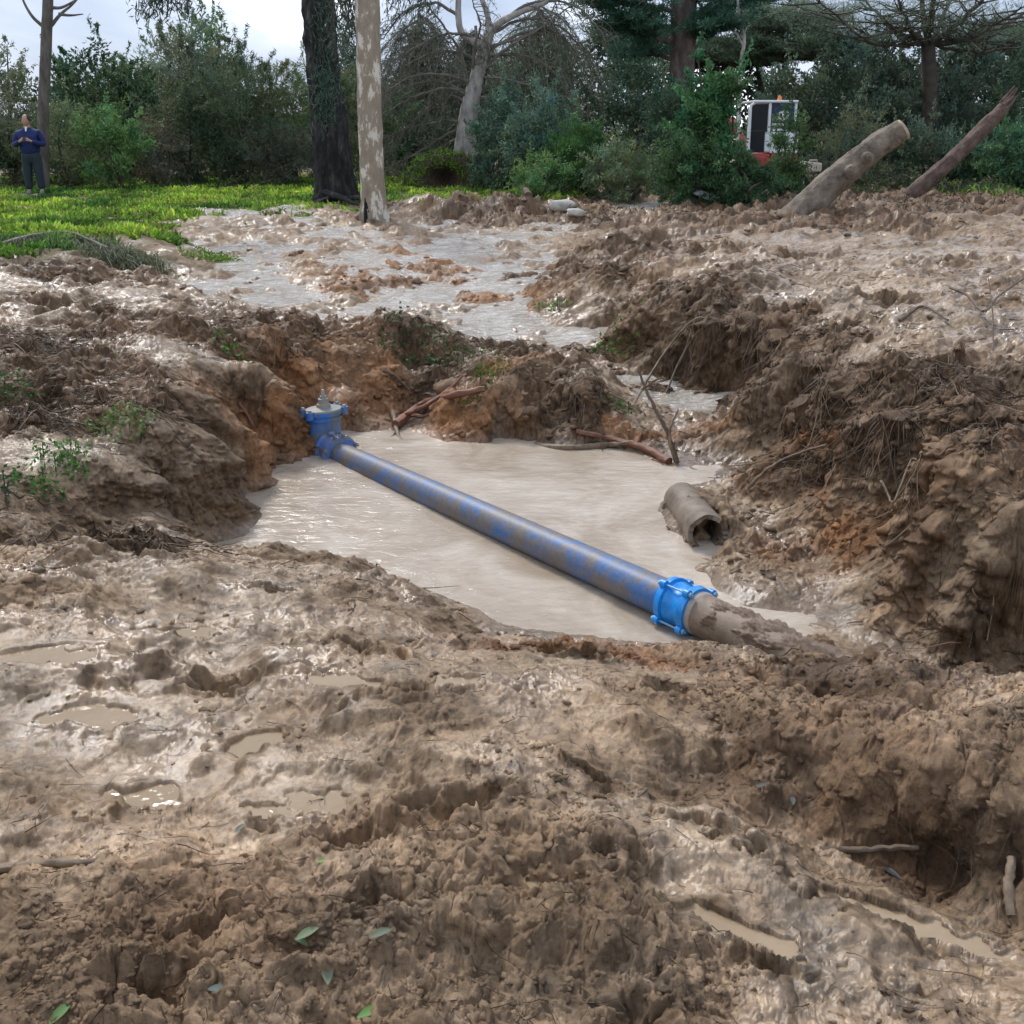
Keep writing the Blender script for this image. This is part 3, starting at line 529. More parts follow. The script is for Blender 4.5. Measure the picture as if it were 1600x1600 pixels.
stick('ground_stick', 'tiny twig floating near the far waterline', 'twig', [(846, 712, .02), (836, 728, .01)], .010, WOOD, .7)
stick('ground_stick', 'thin curved root on the near pit edge', 'root', [(745, 992, .03), (790, 1010, .03), (820, 1040, .02), (836, 1072, .01)], .008, REDW, .4)
stick('ground_stick', 'fine arched root over the shallow water beside the coupling', 'root', [(830, 985, .01), (900, 968, .05), (980, 966, .05), (1030, 978, .01)], .004, WOOD, .6)
stick('bank_branch', 'dark branch sticking from the plateau near the right edge', 'branch', [(1405, 512, .05), (1440, 503, .12), (1480, 512, .05)], .014, WOOD, .6)
stick('bank_branch', 'forked grey branch at the far right of the plateau', 'branch', [(1482, 472, .12), (1510, 486, .12), (1535, 500, .06), (1560, 485, .12), (1610, 462, .2)], .012, WOOD, .6)
stick('bank_branch', 'upright forked twig on the right plateau', 'branch', [(1552, 548, 0), (1545, 525, .2), (1536, 500, .32)], .006, WOOD, .5)
stick('bank_branch', 'thin root reaching down over the right alcove', 'root', [(1168, 768, .02), (1200, 752, .08), (1240, 735, .1), (1290, 715, .08)], .012, MUDW, .5)
stick('bank_branch', 'bent root looping out of the right bank', 'root', [(1375, 765, .05), (1382, 790, .1), (1395, 812, .1), (1420, 760, .15), (1440, 748, .05)], .009, MUDW, .5)
stick('bank_branch', 'long root sloping across the dark undercut bank', 'root', [(985, 640, .0), (1030, 590, .15), (1080, 545, .25), (1120, 520, .1)], .012, MUDW, .5)
stick('bank_branch', 'bare root crossing the undercut bank beside its twin', 'root', [(1035, 628, .0), (1070, 580, .2), (1110, 550, .25), (1150, 530, .1)], .01, WOOD, .5)
stick('broken_branch', 'reddish splintered stake leaning in front of the green bushes', 'branch', [(826, 306, 0), (812, 292, .2), (794, 277, .5)], .07, REDB, .6)
stick('fallen_branch', 'pale forked branch lying at the foot of the shrubs', 'branch', [(925, 312, .0), (952, 303, .1), (975, 290, .35), (1005, 262, .8)], .05, TWIG, .4, [(.3, [(978, 308, .1), (990, 280, .5), (1010, 262, .8)], .04)])
# two leaning trunks on the right
def trunk(name, mat, parent, P, R, n=20, k=8, amp=.02, sc=6, rough=.03):
    Q = curve(P, k); r = np.interp(np.linspace(0, len(R) - 1, len(Q)), range(len(R)), R)
    o = MB().tube(Q, r, n, rough=rough).build(name, mat, parent); lumps(o, amp, sc, P[-1] - P[0]); return o
g0 = gp(1262, 322); Y0 = g0[1]; root = empty('leaning_log', g0, 'thick cut log leaning to the right out of the mud', 'log')
P = [at(1225, 368, Y0 - .1), at(1285, 300, Y0), at(1330, 260, Y0), at(1375, 225, Y0), at(1408, 204, Y0)]
pm = Y0 / F
o = trunk('stem', LOGB, root, P, [31 * pm, 22 * pm, 20 * pm, 18.5 * pm, 16.5 * pm], 44, 22, .018, 4); e = P[-1] + (P[-1] - P[-2]) / np.linalg.norm(P[-1] - P[-2]) * .02
MB().lathe(P[-1], P[-1] - P[-2], [(0, 16.6 * pm), (.05, 16 * pm), (.052, 1 * pm)], 20).build('cut_face', CUT, root)
for q, s in ((.42, 8), (.7, 7)):
    c = P[1] + (P[3] - P[1]) * q + np.array((0, -20 * pm, .02)); MB().lathe(c, (-.3, -1, .5), [(0, s * pm * 1.5), (.08, s * pm), (.12, s * pm * .5)], 10).build('knot', LOGB, root)
g0 = gp(1425, 306); Y0 = g0[1]; pm = Y0 / F; root = empty('leaning_log', g0, 'thin reddish broken trunk with a splintered top leaning right', 'log')
P = [at(1395, 330, Y0), at(1445, 286, Y0), at(1500, 238, Y0), at(1545, 192, Y0), at(1570, 166, Y0)]
trunk('stem', REDB, root, P, [14 * pm, 12 * pm, 11 * pm, 11 * pm, 8 * pm], 30, 22, .022, 5)
sp_ = MB()
for k in range(9): a = P[-1] + RNG.normal(0, 4 * pm, 3) - np.array((8 * pm, 0, -4 * pm)) * RNG.random(); sp_.tube([a, a + np.array((14 * pm, 0, 16 * pm)) * (.5 + RNG.random()) + RNG.normal(0, 3 * pm, 3)], [4 * pm, .8 * pm], 5)
sp_.build('splinters', REDB, root)
# pale rubble, sheet
STONE = simple('pale_stone', [(.3, (.34, .32, .27)), (.7, (.58, .55, .47))], 8, .8, .4)
def stone(px, py, r, lab, fl=.6):
    v, f = ico(3); v = v * (1 + .3 * perlin((v[:, 0] * 1.2 + v[:, 2] + px).astype(np.float32), (v[:, 1] * 1.2 + py).astype(np.float32), 2))[:, None] * np.array((1.3, 1, fl)) * r + gp(px, py) + np.array((0, 0, r * .3))
    o = link('stone', mesh_np('stone', v, f, None, True), STONE); tag(o, lab, 'stone', 'pale stones by the shrubs')
stone(878, 327, .2, 'wider pale stone at the foot of the shrubs'); stone(900, 336, .13, 'smaller pale stone right of the wide stone')
g0 = gp(1100, 312); PLA = simple('white_sheet', [(.3, (.5, .53, .55)), (.7, (.7, .72, .74))], 4, .4, .1); mb = MB()
mb.add([g0 + q for q in [(-.22, 0, .14), (-.1, .1, .2), (.35, .1, .04), (.1, -.1, .0), (-.22, 0, .12), (-.1, .1, .18), (.35, .1, .02), (.1, -.1, -.02)]], [(0, 1, 2, 3), (7, 6, 5, 4), (0, 3, 7, 4), (3, 2, 6, 7), (2, 1, 5, 6), (1, 0, 4, 5)])
tag(mb.build('plastic_sheet', PLA, None, False), 'bent white plastic sheet lying in front of the leafy bush', 'plastic sheet')
# ------------------------------------------------------------------ foliage
def leaves(Cn, D, L, Wd, cols, fold=.15):
    n = len(Cn); s = np.cross(D, RNG.normal(size=(n, 3))); s /= np.linalg.norm(s, axis=1)[:, None] + 1e-9; nrm = np.cross(D, s)
    L = np.broadcast_to(L, (n,))[:, None]; Wd = np.broadcast_to(Wd, (n,))[:, None]
    V = np.stack([Cn - D * L * .5, Cn + s * Wd * .5 + nrm * Wd * fold, Cn + D * L * .5, Cn - s * Wd * .5 + nrm * Wd * fold], 1).reshape(-1, 3)
    return V, np.arange(n * 4).reshape(-1, 4), np.repeat(cols, 4, 0)
def rdirs(n, up=0.): d = RNG.normal(size=(n, 3)); d[:, 2] += up; return d / np.linalg.norm(d, axis=1)[:, None]
def crown(root, c, r, n, L, Wd, col, ncl=60, csz=.3, up=.5, name='foliage', spread=.25, bottom=-1., droop=0, shell=.55):
    c = np.array(c); r = np.array(r); d = rdirs(ncl); d[:, 2] = np.clip(d[:, 2], bottom, 1); rad = shell + (1 - shell) * RNG.random(ncl) ** .6
    rad = rad * (1 + .16 * RNG.normal(size=ncl)); K = c + d * rad[:, None] * r; s = csz * (.55 + .9 * RNG.random(ncl)) * r.mean()
    k = RNG.choice(ncl, n, p=s ** 2 / (s ** 2).sum()); u = rdirs(n); rr = RNG.random(n) ** .42
    P = K[k] + u * (rr * s[k])[:, None] * np.array((1.1, 1.1, .75)); P[:, 2] = np.maximum(P[:, 2], gz(P[:, 0], P[:, 1]) + .02)
    D = u * .7 + rdirs(n) * .8; D[:, 2] += up - droop; D /= np.linalg.norm(D, axis=1)[:, None]
    ns_ = n // 3; ks = RNG.choice(ncl, ncl * 2); so = (K[ks] - c) / r; so /= np.linalg.norm(so, axis=1)[:, None] + 1e-6; so = so + RNG.normal(0, .35, so.shape); so[:, 2] += .2 - droop; sl_ = RNG.uniform(.1, .45, len(ks)) * r.mean() ** .7
    j = RNG.integers(0, len(ks), ns_); tt = RNG.random(ns_) ** .7; P[:ns_] = K[ks[j]] + so[j] * (sl_[j] * tt + s[ks[j]] * .5)[:, None] + RNG.normal(0, .03, (ns_, 3)); k[:ns_] = ks[j]; P[:, 2] = np.maximum(P[:, 2], gz(P[:, 0], P[:, 1]) + .02)
    tone = (.72 + .5 * RNG.random(ncl))[k] * (.75 + .5 * RNG.random(n)); hue = (RNG.normal(0, .1, ncl)[k])
    cg_ = np.array(col); cg_ = cg_ * .8 + cg_.mean() * .2; cc = 3.0 * cg_[None] * tone[:, None] * (1 + hue[:, None] * np.array((1.4, .2, -.8)))  # greens lightened and mixed towards grey: woodland haze put into leaf colour
    V, Fq, cv = leaves(P, D, L * (.6 + .8 * RNG.random(n)), Wd, np.clip(cc, .004, 1)); return link(name, mesh_np(name, V, Fq, cv, False), LEAF, root), K
def stems(root, base, K, r, mat, n=9, name='stem', bend=.15):
    idx = RNG.choice(len(K), min(n, len(K)), replace=False)
    for i in idx:
        mb = MB()
        a = np.array(base) + np.array((*RNG.normal(0, .12, 2), -.05)); b_ = K[i]; m = (a + b_) / 2 + np.array((*(RNG.normal(0, bend, 2)), bend)); Q = curve([a, m, b_], 5); mb.tube(Q, np.linspace(r, r * .25, len(Q)), 5, cap=False).build(name, mat, root)
DG = (.032, .058, .020); OL = (.062, .078, .030); GO = (.085, .10, .055); TEAL = (.035, .07, .045); BR = (.075, .095, .018); DRY = (.13, .115, .065); LG = (.05, .10, .022)
def bush(px, pb, pt, hw, Y, col, label, n=9000, L=.10, Wd=.028, name='shrub', cat='shrub', ncl=70, csz=.3, droop=0, stem=DTWIG, group='shrubs and thicket behind the pit', ns=12, extra=None, depth=.8, up=.5):
    b_ = at(px, pb, Y); b_[2] = float(gz(b_[0], b_[1])); t = at(px, pt, Y)[2]; rx = hw * Y / F * .82; h = max(.4, t - b_[2]); root = empty(name, b_, label, cat, group)
    ov = 1.0
    o, K = crown(root, (b_[0], Y, b_[2] + h * .52), (rx, rx * depth, h * .5), int(n), L, Wd, col, ncl, csz, up, droop=droop)
    stems(root, b_, K, .03 + .008 * h, stem, 7); return root
S = .9
B = [
 (-30, 290, 62, 90, 30, GO, 'tall grey green shrub at the left edge', 14000, .14, .03), (30, 285, 92, 60, 31, OL, 'olive shrub behind the person', 9000, .12, .03),
 (150, 275, 92, 75, 35, DG, 'dark glossy shrub right of the thin trunk, against the sky', 13000, .15, .05), (215, 270, 112, 60, 34, DG, 'darkest rounded shrub left of the grey willow', 12000, .14, .045),
 (110, 280, 170, 60, 29.5, OL, 'low olive shrub with dead twigs behind the thin trunk', 9000, .10, .025), (175, 262, 175, 55, 28.5, LG, 'lighter low shrub at the meadow edge', 8000, .10, .03),
 (290, 275, 52, 90, 38, GO, 'tall pale olive tree against the sky on the left', 20000, .17, .04), (345, 270, 36, 60, 40, (.05, .09, .035), 'highest green treetop of the left thicket', 10000, .16, .05),
 (385, 290, 98, 85, 31, (.035, .052, .022), 'large dark willow like shrub with bare stems below', 22000, .15, .022), (455, 285, 92, 70, 33, (.05, .075, .022), 'green willow like shrub left of the burnt trunk', 15000, .15, .024),
 (300, 275, 150, 60, 31, (.03, .045, .02), 'dark thicket at the middle of the left meadow edge', 12000, .11, .025), (440, 290, 200, 70, 30, (.04, .045, .025), 'low brownish thicket left of the burnt trunk', 9000, .09, .02),
 (250, 268, 200, 50, 29.5, (.055, .05, .03), 'low dry brush at the meadow edge', 6000, .08, .018), (530, 280, 110, 45, 33, OL, 'shrub seen between the two big trunks', 9000, .13, .03),
 (620, 275, 150, 50, 34, DG, 'dark shrub right of the mottled trunk', 9000, .13, .03), (790, 290, 150, 62, 27, TEAL, 'blue green shrub right of the grey pine', 13000, .10, .03),
 (850, 296, 165, 70, 25, TEAL, 'wide blue green shrub in front of the pine curtain', 14000, .09, .028), (905, 296, 182, 46, 23.5, (.02, .062, .010), 'dense dark green conical shrub', 16000, .07, .014),
 (850, 300, 250, 55, 23, LG, 'low green shrub at the edge of the mud', 6000, .07, .02), (965, 305, 225, 55, 22.5, (.06, .085, .035), 'light scrubby shrub right of the conical one', 7000, .08, .02),
 (990, 280, 90, 70, 36, (.035, .065, .035), 'tall dusky shrub left of the dark pine trunk', 15000, .16, .04), (1050, 285, 150, 60, 28, (.03, .06, .03), 'dark shrub at the foot of the dark pine', 10000, .12, .03),
 (1098, 305, 112, 46, 22, (.022, .075, .022), 'leafy bright green bush left of the excavator', 17000, .10, .035), (1085, 310, 215, 60, 21.5, (.025, .06, .018), 'low leafy bush left of the excavator', 10000, .08, .025),
 (1165, 312, 250, 50, 21, (.022, .055, .018), 'low dark bush in front of the excavator tracks', 9000, .08, .022), (1230, 300, 178, 24, 22.5, (.03, .065, .018), 'narrow bush hiding part of the excavator cab', 5500, .08, .02),
 (1290, 280, 95, 75, 34, (.03, .05, .028), 'dark oak like tree behind the excavator', 17000, .13, .045), (1360, 280, 62, 80, 38, (.032, .052, .032), 'broad dark tree right of the excavator', 18000, .15, .05),
 (1440, 280, 85, 80, 35, (.03, .048, .03), 'dark rounded tree below the umbrella pine', 17000, .14, .045), (1520, 280, 60, 80, 38, (.035, .06, .038), 'bluish dark tree right of the umbrella pine trunk', 17000, .15, .05),
 (1600, 285, 90, 70, 34, (.035, .06, .03), 'dark tree at the right edge', 14000, .14, .045), (1330, 285, 185, 70, 28, (.06, .075, .035), 'dry twiggy thicket behind the thick leaning log', 9000, .09, .02),
 (1430, 288, 190, 60, 28, (.035, .055, .03), 'dark low thicket between the two leaning trunks', 9000, .10, .03), (1585, 295, 195, 60, 26, (.03, .075, .03), 'green leafy bush at the right edge of the meadow', 11000, .10, .03),
 (1520, 292, 215, 45, 27, (.025, .05, .022), 'low dark bush behind the splintered trunk', 8000, .10, .03),
 (700, 285, 190, 60, 33, (.022, .035, .018), 'dark low thicket behind the root mound', 9000, .10, .03), (1210, 260, 120, 60, 36, (.05, .075, .04), 'mid green tree behind the excavator roof', 11000, .13, .04),
 (560, 262, 30, 45, 42, (.05, .07, .04), 'far grey green tree between the two big trunks', 9000, .16, .04)]
for q in B: bush(*q[:7], n=q[7] * S, L=q[8] * 1.15, Wd=q[9] * 1.25)
def litter(name, n, xr, yr, h, cols, L, Wd, label, dark=1.):
    xs = RNG.uniform(*xr, n); ys = RNG.uniform(*yr, n); xs = xs * ys / 25; den = perlin((xs * .8).astype(np.float32), (ys * .8).astype(np.float32), 37) > -.15; xs = xs[den]; ys = ys[den]; m = len(xs)
    hh = h * np.clip(.5 + perlin((xs * .6).astype(np.float32), (ys * .6).astype(np.float32), 39) * 1.2, .15, 1.5); P = np.stack([xs, ys, gz(xs, ys) + RNG.random(m) * hh], 1)
    cc = np.array(cols)[RNG.integers(0, len(cols), m)] * (.6 + .8 * RNG.random((m, 1))); V, Fq, cv = leaves(P, rdirs(m, .5), L * (.6 + .8 * RNG.random(m)), Wd, cc); tag(link(name, mesh_np(name, V, Fq, cv, False), LEAF), label, kind='stuff')
litter('undergrowth', 42000, (2.2, 17), (24, 31), .55, [(.05, .09, .03), (.08, .12, .04), (.10, .10, .06), (.16, .13, .08)], .13, .035, 'low weeds and dry brush along the foot of the thicket')
litter('undergrowth', 14000, (-15, -2), (28.5, 31.5), .6, [(.05, .08, .03), (.08, .10, .04), (.12, .11, .06)], .13, .03, 'dry undergrowth at the back of the meadow')
litter('leaf_litter', 16000, (-1, 17), (18.5, 26), .07, [(.10, .07, .04), (.05, .035, .02), (.18, .13, .08)], .12, .02, 'brown twigs and leaf litter between mud and shrubs')
# a far wood as one mass
wn = 70000; wx_ = RNG.uniform(-46, 50, wn); ztop = 3.6 + 1.3 * fbm(wx_ * .16, wx_ * 0, 3, 9) + np.where(wx_ < -9, -.8, .6); wz = ztop * RNG.random(wn) ** .8; wyv = RNG.uniform(44, 50, wn)
V, Fq, cv = leaves(np.stack([wx_, wyv, wz], 1), rdirs(wn, .3), .34, .12, np.array((.035, .055, .032)) * (.6 + .8 * RNG.random((wn, 1))))
tag(link('far_wood', mesh_np('far_wood', V, Fq, cv, False), LEAF), 'far dark wood closing the view behind the thicket', kind='stuff')
# ------------------------------------------------------------------ big trees
def limb(mb, a, b_, r0, r1, bow=(0, 0, 0), n=7, k=5, jit=0.0):
    a = np.array(a); b_ = np.array(b_); Q = curve([a, (a + b_) / 2 + np.array(bow), b_], k, jit); mb.tube(Q, np.linspace(r0, r1, len(Q)), n, cap=True); return Q
# burnt trunk
Y0 = sy(520, 316); pm = Y0 / F; b0 = at(522, 318, Y0); root = empty('burnt_tree', b0, 'thick blackened eucalyptus trunk left of the mottled one', 'tree')
trunk('trunk', BURNT, root, [at(528, 326, Y0), at(524, 290, Y0), at(515, 200, Y0), at(504, 100, Y0), at(497, 0, Y0), at(490, -150, Y0)], [42 * pm, 31 * pm, 26 * pm, 24 * pm, 23 * pm, 21 * pm], 40, 14, .05, 5, .03)
n = 900; k = RNG.random(n); px = 500 + 18 * k + RNG.normal(0, 10, n); py = np.where(RNG.random(n) < .5, RNG.normal(150, 30, n), RNG.uniform(-20, 190, n)); P = np.array([at(a, b_, Y0 - 26 * pm - .05 * RNG.random()) for a, b_ in zip(px, py)])
V, Fq, cv = leaves(P, rdirs(n, -1.4), .16, .02, np.array((.10, .17, .12)) * (.5 + RNG.random((n, 1)))); link('epicormic_shoots', mesh_np('epicormic_shoots', V, Fq, cv, False), LEAF, root)
mb = MB()
for s, e, r in (((505, 300), (560, 322), .09), ((540, 305), (470, 325), .08), ((530, 310), (590, 316), .06)): limb(mb, at(*s, Y0 - .3), gp(*e), r, .03, (0, 0, .03))
mb.build('surface_root', BURNT, root)
# mottled trunk
Y0 = sy(583, 343); pm = Y0 / F; root = empty('mottled_tree', at(583, 344, Y0), 'pale mottled eucalyptus trunk with a charred foot', 'tree')
trunk('trunk', PALE, root, [at(585, 350, Y0), at(584, 320, Y0), at(581, 260, Y0), at(577, 150, Y0), at(574, 0, Y0), at(570, -150, Y0)], [26 * pm, 20 * pm, 18 * pm, 17.5 * pm, 18 * pm, 17 * pm], 40, 14, .02, 5, .02)
# charred hollow: a cupped black wedge set into the bark
mb = MB()
for (a, b_, wd) in (((577, 350), (570, 305), 9), ((590, 350), (596, 325), 5)):
    for k in range(3): mb.tube([at(a[0] + (k - 1) * wd * .6, a[1] - 2, Y0 - 18 * pm), at((a[0] + b_[0]) / 2 + (k - 1) * wd * .3, (a[1] + b_[1]) / 2, Y0 - 16.8 * pm), at(b_[0], b_[1], Y0 - 15 * pm)], [wd * .7 * pm, wd * .5 * pm, .5 * pm], 7, flat=.5)
mb.build('charred_hollow', BURNT, root)
# thin trunk on the left
Y0 = 27.; pm = Y0 / F; root = empty('thin_tree', at(68, 285, Y0), 'thin grey trunk with bare twigs standing behind the person', 'tree')
THB = simple('thin_bark', [(.3, (.05, .04, .032)), (.5, (.12, .105, .085)), (.72, (.2, .18, .15))], 7, .85, .8, .03, stretch=(1, 1, .3))
trunk('trunk', THB, root, [at(67, 292, Y0), at(67, 200, Y0), at(71, 100, Y0), at(75, 0, Y0), at(78, -80, Y0)], [10 * pm, 8.5 * pm, 8 * pm, 7.5 * pm, 6 * pm], 14, 8, .01, 6)
mb = MB()
for p in ([(68, 42), (50, 25), (36, 0), (28, -30)], [(80, 40), (95, 22), (115, 5), (135, -20)], [(80, 12), (95, 12), (110, 5), (125, -5)], [(92, 22), (110, 24), (130, 22)]): Q = curve([at(*q, Y0) for q in p], 5); mb.tube(Q, np.linspace(3 * pm, .8 * pm, len(Q)), 6)
mb.build('branch', THB, root)
# grey forked pine
Y0 = 29.; pm = Y0 / F; root = empty('forked_pine', at(728, 252, Y0), 'pale grey forked pine with drooping dead branches', 'pine tree')
mb = MB()
def poly(P, R, n=12, k=6, off=0): 
    Q = curve([at(p[0], p[1], Y0 + off + (p[2] if len(p) > 2 else 0)) for p in P], k); mb.tube(Q, np.interp(np.linspace(0, 1, len(Q)), np.linspace(0, 1, len(R)), R) * pm, n, rough=.05)
poly([(724, 300), (725, 258), (728, 220), (733, 175), (744, 125), (757, 75), (765, 50)], [20, 19, 16, 13.5, 11, 9, 8], 20, 8)
poly([(757, 78), (745, 68), (722, 52), (716, 20), (718, -30)], [7, 6.5, 5, 4.5, 4]); poly([(764, 52), (782, 35), (815, 18), (850, 5), (880, -20)], [7, 5.5, 4.5, 3.5, 3]); poly([(765, 55), (762, 25), (752, -5), (745, -40)], [5, 4, 3.5, 3])
mb.build('trunk', GREYB, root)
mb = MB(); tips = []
ARC = [[(733, 150), (700, 138), (650, 150), (600, 178)], [(735, 148), (690, 128), (640, 135), (595, 160)], [(728, 190), (690, 190), (640, 200), (600, 215)], [(728, 195), (690, 215), (650, 240), (610, 262)], [(735, 165), (700, 150), (660, 180), (615, 230)],
 [(757, 80), (730, 55), (690, 55), (640, 80), (605, 110)], [(740, 130), (700, 118), (650, 118), (605, 140)], [(735, 155), (722, 90), (700, 50), (670, 10), (655, -20)], [(745, 120), (790, 125), (835, 135), (850, 140)], [(742, 130), (740, 80), (750, 40), (738, 0)],
 [(748, 110), (800, 70), (850, 40), (910, -5)], [(760, 75), (810, 60), (850, 40), (870, 0)], [(760, 80), (820, 50), (870, 52), (905, 90), (925, 150)], [(740, 150), (800, 160), (840, 190), (860, 230)], [(735, 170), (780, 180), (810, 210), (820, 245)], [(765, 55), (820, 30), (880, 45), (930, 110)],
 [(750, 95), (700, 80), (640, 100), (605, 150), (595, 210)], [(752, 90), (800, 85), (850, 100), (890, 150), (900, 200)], [(765, 50), (830, 5), (900, 10), (945, 60)], [(730, 205), (700, 225), (665, 250)], [(716, 25), (680, 5), (630, 20), (600, 60)]]
for p in ARC:
    off = RNG.uniform(-1.2, 1.2); L_ = len(p); Q = curve([at(q[0], q[1], Y0 + off * i / L_) for i, q in enumerate(p)], 7, .01); mb.tube(Q, np.linspace(3.0 * pm, .8 * pm, len(Q)), 6, cap=False); tips.append(Q)
mb.build('dead_branch', TWIG, root)
mb = MB(); ND = []
for Q in tips:
    for i in range(4, len(Q), 1):
        for _ in range(1):
            a = Q[i]; l = RNG.uniform(.4, 1.5); s = np.sign(a[0] - at(740, 100, Y0)[0]) or 1; b_ = a + np.array((s * RNG.uniform(.1, .7) * l, RNG.normal(0, .3), -l * RNG.uniform(.2, 1))); R_ = curve([a, (a + b_) / 2 + np.array((s * .1, 0, .12)), b_], 4); mb.tube(R_, np.linspace(.014, .005, len(R_)), 3, cap=False); ND.append(R_)
mb.build('twig', TWIG, root)
P = np.concatenate([R_[RNG.integers(2, len(R_), 14)] + RNG.normal(0, .07, (14, 3)) for R_ in ND]); n = len(P)
V, Fq, cv = leaves(P, rdirs(n, -1.), .2, .018, np.array((.12, .135, .085)) * (.5 + .9 * RNG.random((n, 1)))); link('needles', mesh_np('needles', V, Fq, cv, False), LEAF, root)
# dark conifer foliage curtain behind it: separate drooping pine
def needles(root, K, n, size, col, L=.2, Wd=.022, up=.3, flat=.5, name='foliage'):
    k = RNG.integers(0, len(K), n); u = rdirs(n); P = K[k] + u * (RNG.random(n) ** .5 * size)[:, None] * np.array((1, 1, flat)); D = u + rdirs(n) * .5; D[:, 2] += up; D /= np.linalg.norm(D, axis=1)[:, None]
    tone = (.7 + .6 * RNG.random(len(K)))[k][:, None] * (.7 + .6 * RNG.random((n, 1))); V, Fq, cv = leaves(P, D, L, Wd, 2.1 * np.array(col) * tone); return link(name, mesh_np(name, V, Fq, cv, False), LEAF, root)
for (px, pb, hw, top, Y1, lab, col) in ((660, 270, 85, 20, 36, 'drooping grey brown pine left of the forked pine', (.07, .075, .05)), (840, 270, 100, 0, 36, 'drooping grey green pine right of the forked pine', (.085, .105, .065)), (745, 270, 60, 40, 38, 'dark pine directly behind the forked pine', (.04, .05, .035))):
    b0 = at(px, pb, Y1); b0[2] = 0; root = empty('drooping_pine', b0, lab, 'pine tree', 'pines behind the forked pine'); tz = at(px, top, Y1)[2]; mb = MB(); mb.tube(curve([b0, b0 + (0.1, 0, tz / 2), b0 + (0, 0, tz)], 4), np.linspace(.16, .05, 9), 8); K = []
    for i in range(80):
        h = RNG.uniform(.25, 1) ** .7 * tz; a = b0 + (0, 0, h); t = RNG.random() * 2 * math.pi; l = hw * Y1 / F * RNG.uniform(.5, 1.1); e = a + np.array((math.cos(t) * l, math.sin(t) * l * .7, -RNG.uniform(.3, .5) * h)); Q = curve([a, (a + e) / 2 + (0, 0, .5), e], 5); mb.tube(Q, np.linspace(.03, .008, len(Q)), 4, cap=False); K += list(Q[3:])
        for j in range(3):
            s = Q[RNG.integers(4, len(Q))]; e2 = s + (RNG.normal(0, .25), RNG.normal(0, .2), -RNG.uniform(.4, 1.3)); mb.tube([s, (s + e2) / 2 + (.05, 0, .05), e2], [.012, .009, .005], 3, cap=False); K += [e2, (s + e2) / 2]
    mb.build('trunk', TWIG, root); needles(root, np.array(K), 26000, .28, col, .22, .02, -.5, 1.)
# dark pine trunk with layered crown
Y0 = 31.; pm = Y0 / F; root = empty('dark_pine', at(1062, 280, Y0), 'tall dark pine trunk with layered green crown at top', 'pine tree')
trunk('trunk', PINEB, root, [at(1058, 290, Y0), at(1063, 150, Y0), at(1068, 50, Y0), at(1070, -120, Y0)], [19 * pm, 17.5 * pm, 19 * pm, 17 * pm], 26, 12, .03, 5)
mb = MB(); K = []
for p in ([(1055, 45), (1010, 35), (960, 15), (900, -20)], [(1055, 70), (1020, 55), (985, 40), (940, 42)], [(1080, 60), (1110, 30), (1140, 10), (1200, -10)], [(1075, 95), (1095, 60), (1120, 45), (1150, 40)], [(1055, 20), (1000, 5), (960, 0), (920, 5)], [(1080, 30), (1120, 0), (1160, -10), (1230, -5)], [(1060, 100), (1030, 85), (1000, 80), (960, 85)]):
    off = RNG.uniform(-1.5, 1.5); Q = curve([at(q[0], q[1], Y0 + off * i / 3) for i, q in enumerate(p)], 6, .02); mb.tube(Q, np.linspace(4 * pm, 1 * pm, len(Q)), 6, cap=False); K += list(Q[7:])
    for i in range(6, len(Q)):
        for _ in range(2): e = Q[i] + (RNG.normal(0, .5), RNG.normal(0, .6), RNG.uniform(-.1, .5)); mb.tube([Q[i], e], [.02, .008], 4, cap=False); K += [e]
mb.build('branch', PINEB, root); needles(root, np.array(K), 26000, .34, (.018, .05, .03), .2, .028, .4, .4)
# thin dead trunk
Y0 = 30.; pm = Y0 / F; root = empty('dead_sapling', at(1158, 280, Y0), 'thin pale dead trunk right of the dark pine', 'dead tree'); mb = MB()
Q = curve([at(1152, 290, Y0), at(1156, 125, Y0), at(1162, 60, Y0), at(1156, 30, Y0), at(1152, -10, Y0)], 6, .01); mb.tube(Q, np.linspace(3.6 * pm, 1.6 * pm, len(Q)), 8); mb.build('trunk', GREYB, root)
mb = MB(); [limb(mb, at(*a, Y0), at(*b_, Y0), .03, .01, (0, 0, .1)) for a, b_ in (((1160, 60), (1172, 40)), ((1158, 100), (1175, 78)), ((1160, 70), (1140, 45)))]; mb.build('branch', GREYB, root)
# umbrella pine
def umbrella(base, forkpt, ends, Y0, rt, lab, ncl, nneed, cols, size=.45, mat=PINEB, needY=.0, L=.2, Wd=.026):
    pm = Y0 / F; b0 = at(*base, Y0); root = empty('umbrella_pine', b0, lab, 'pine tree', 'umbrella pines on the skyline'); f = at(*forkpt, Y0); mb = MB(); Q = curve([b0, (b0 + f) / 2 + (.1, 0, 0), f], 5); mb.tube(Q, np.linspace(rt, rt * .8, len(Q)) * pm, 12, rough=.05); mb.build('trunk', mat, root); mb = MB(); K = []
    for e in ends:
        off = RNG.uniform(-2.5, 2.5); E = at(e[0], e[1], Y0 + off); m = f + (E - f) * .5 + (0, 0, -.12 * np.linalg.norm((E - f)[:2])); Q = curve([f, m, E], 8, .03); r = e[2] * pm; mb.tube(Q, np.linspace(r, r * .3, len(Q)), 7, cap=False)
        for i in range(5, len(Q)):
            for _ in range(ncl): e2 = Q[i] + (RNG.normal(0, .8), RNG.normal(0, .8), RNG.uniform(.0, .7)); mb.tube([Q[i], (Q[i] + e2) / 2 + (0, 0, -.06), e2], [.03, .02, .008], 4, cap=False); K += [e2, (Q[i] * .3 + e2 * .7)]
    mb.build('branch', mat, root); needles(root, np.array(K), nneed, size, cols, L, Wd, .5, .35)
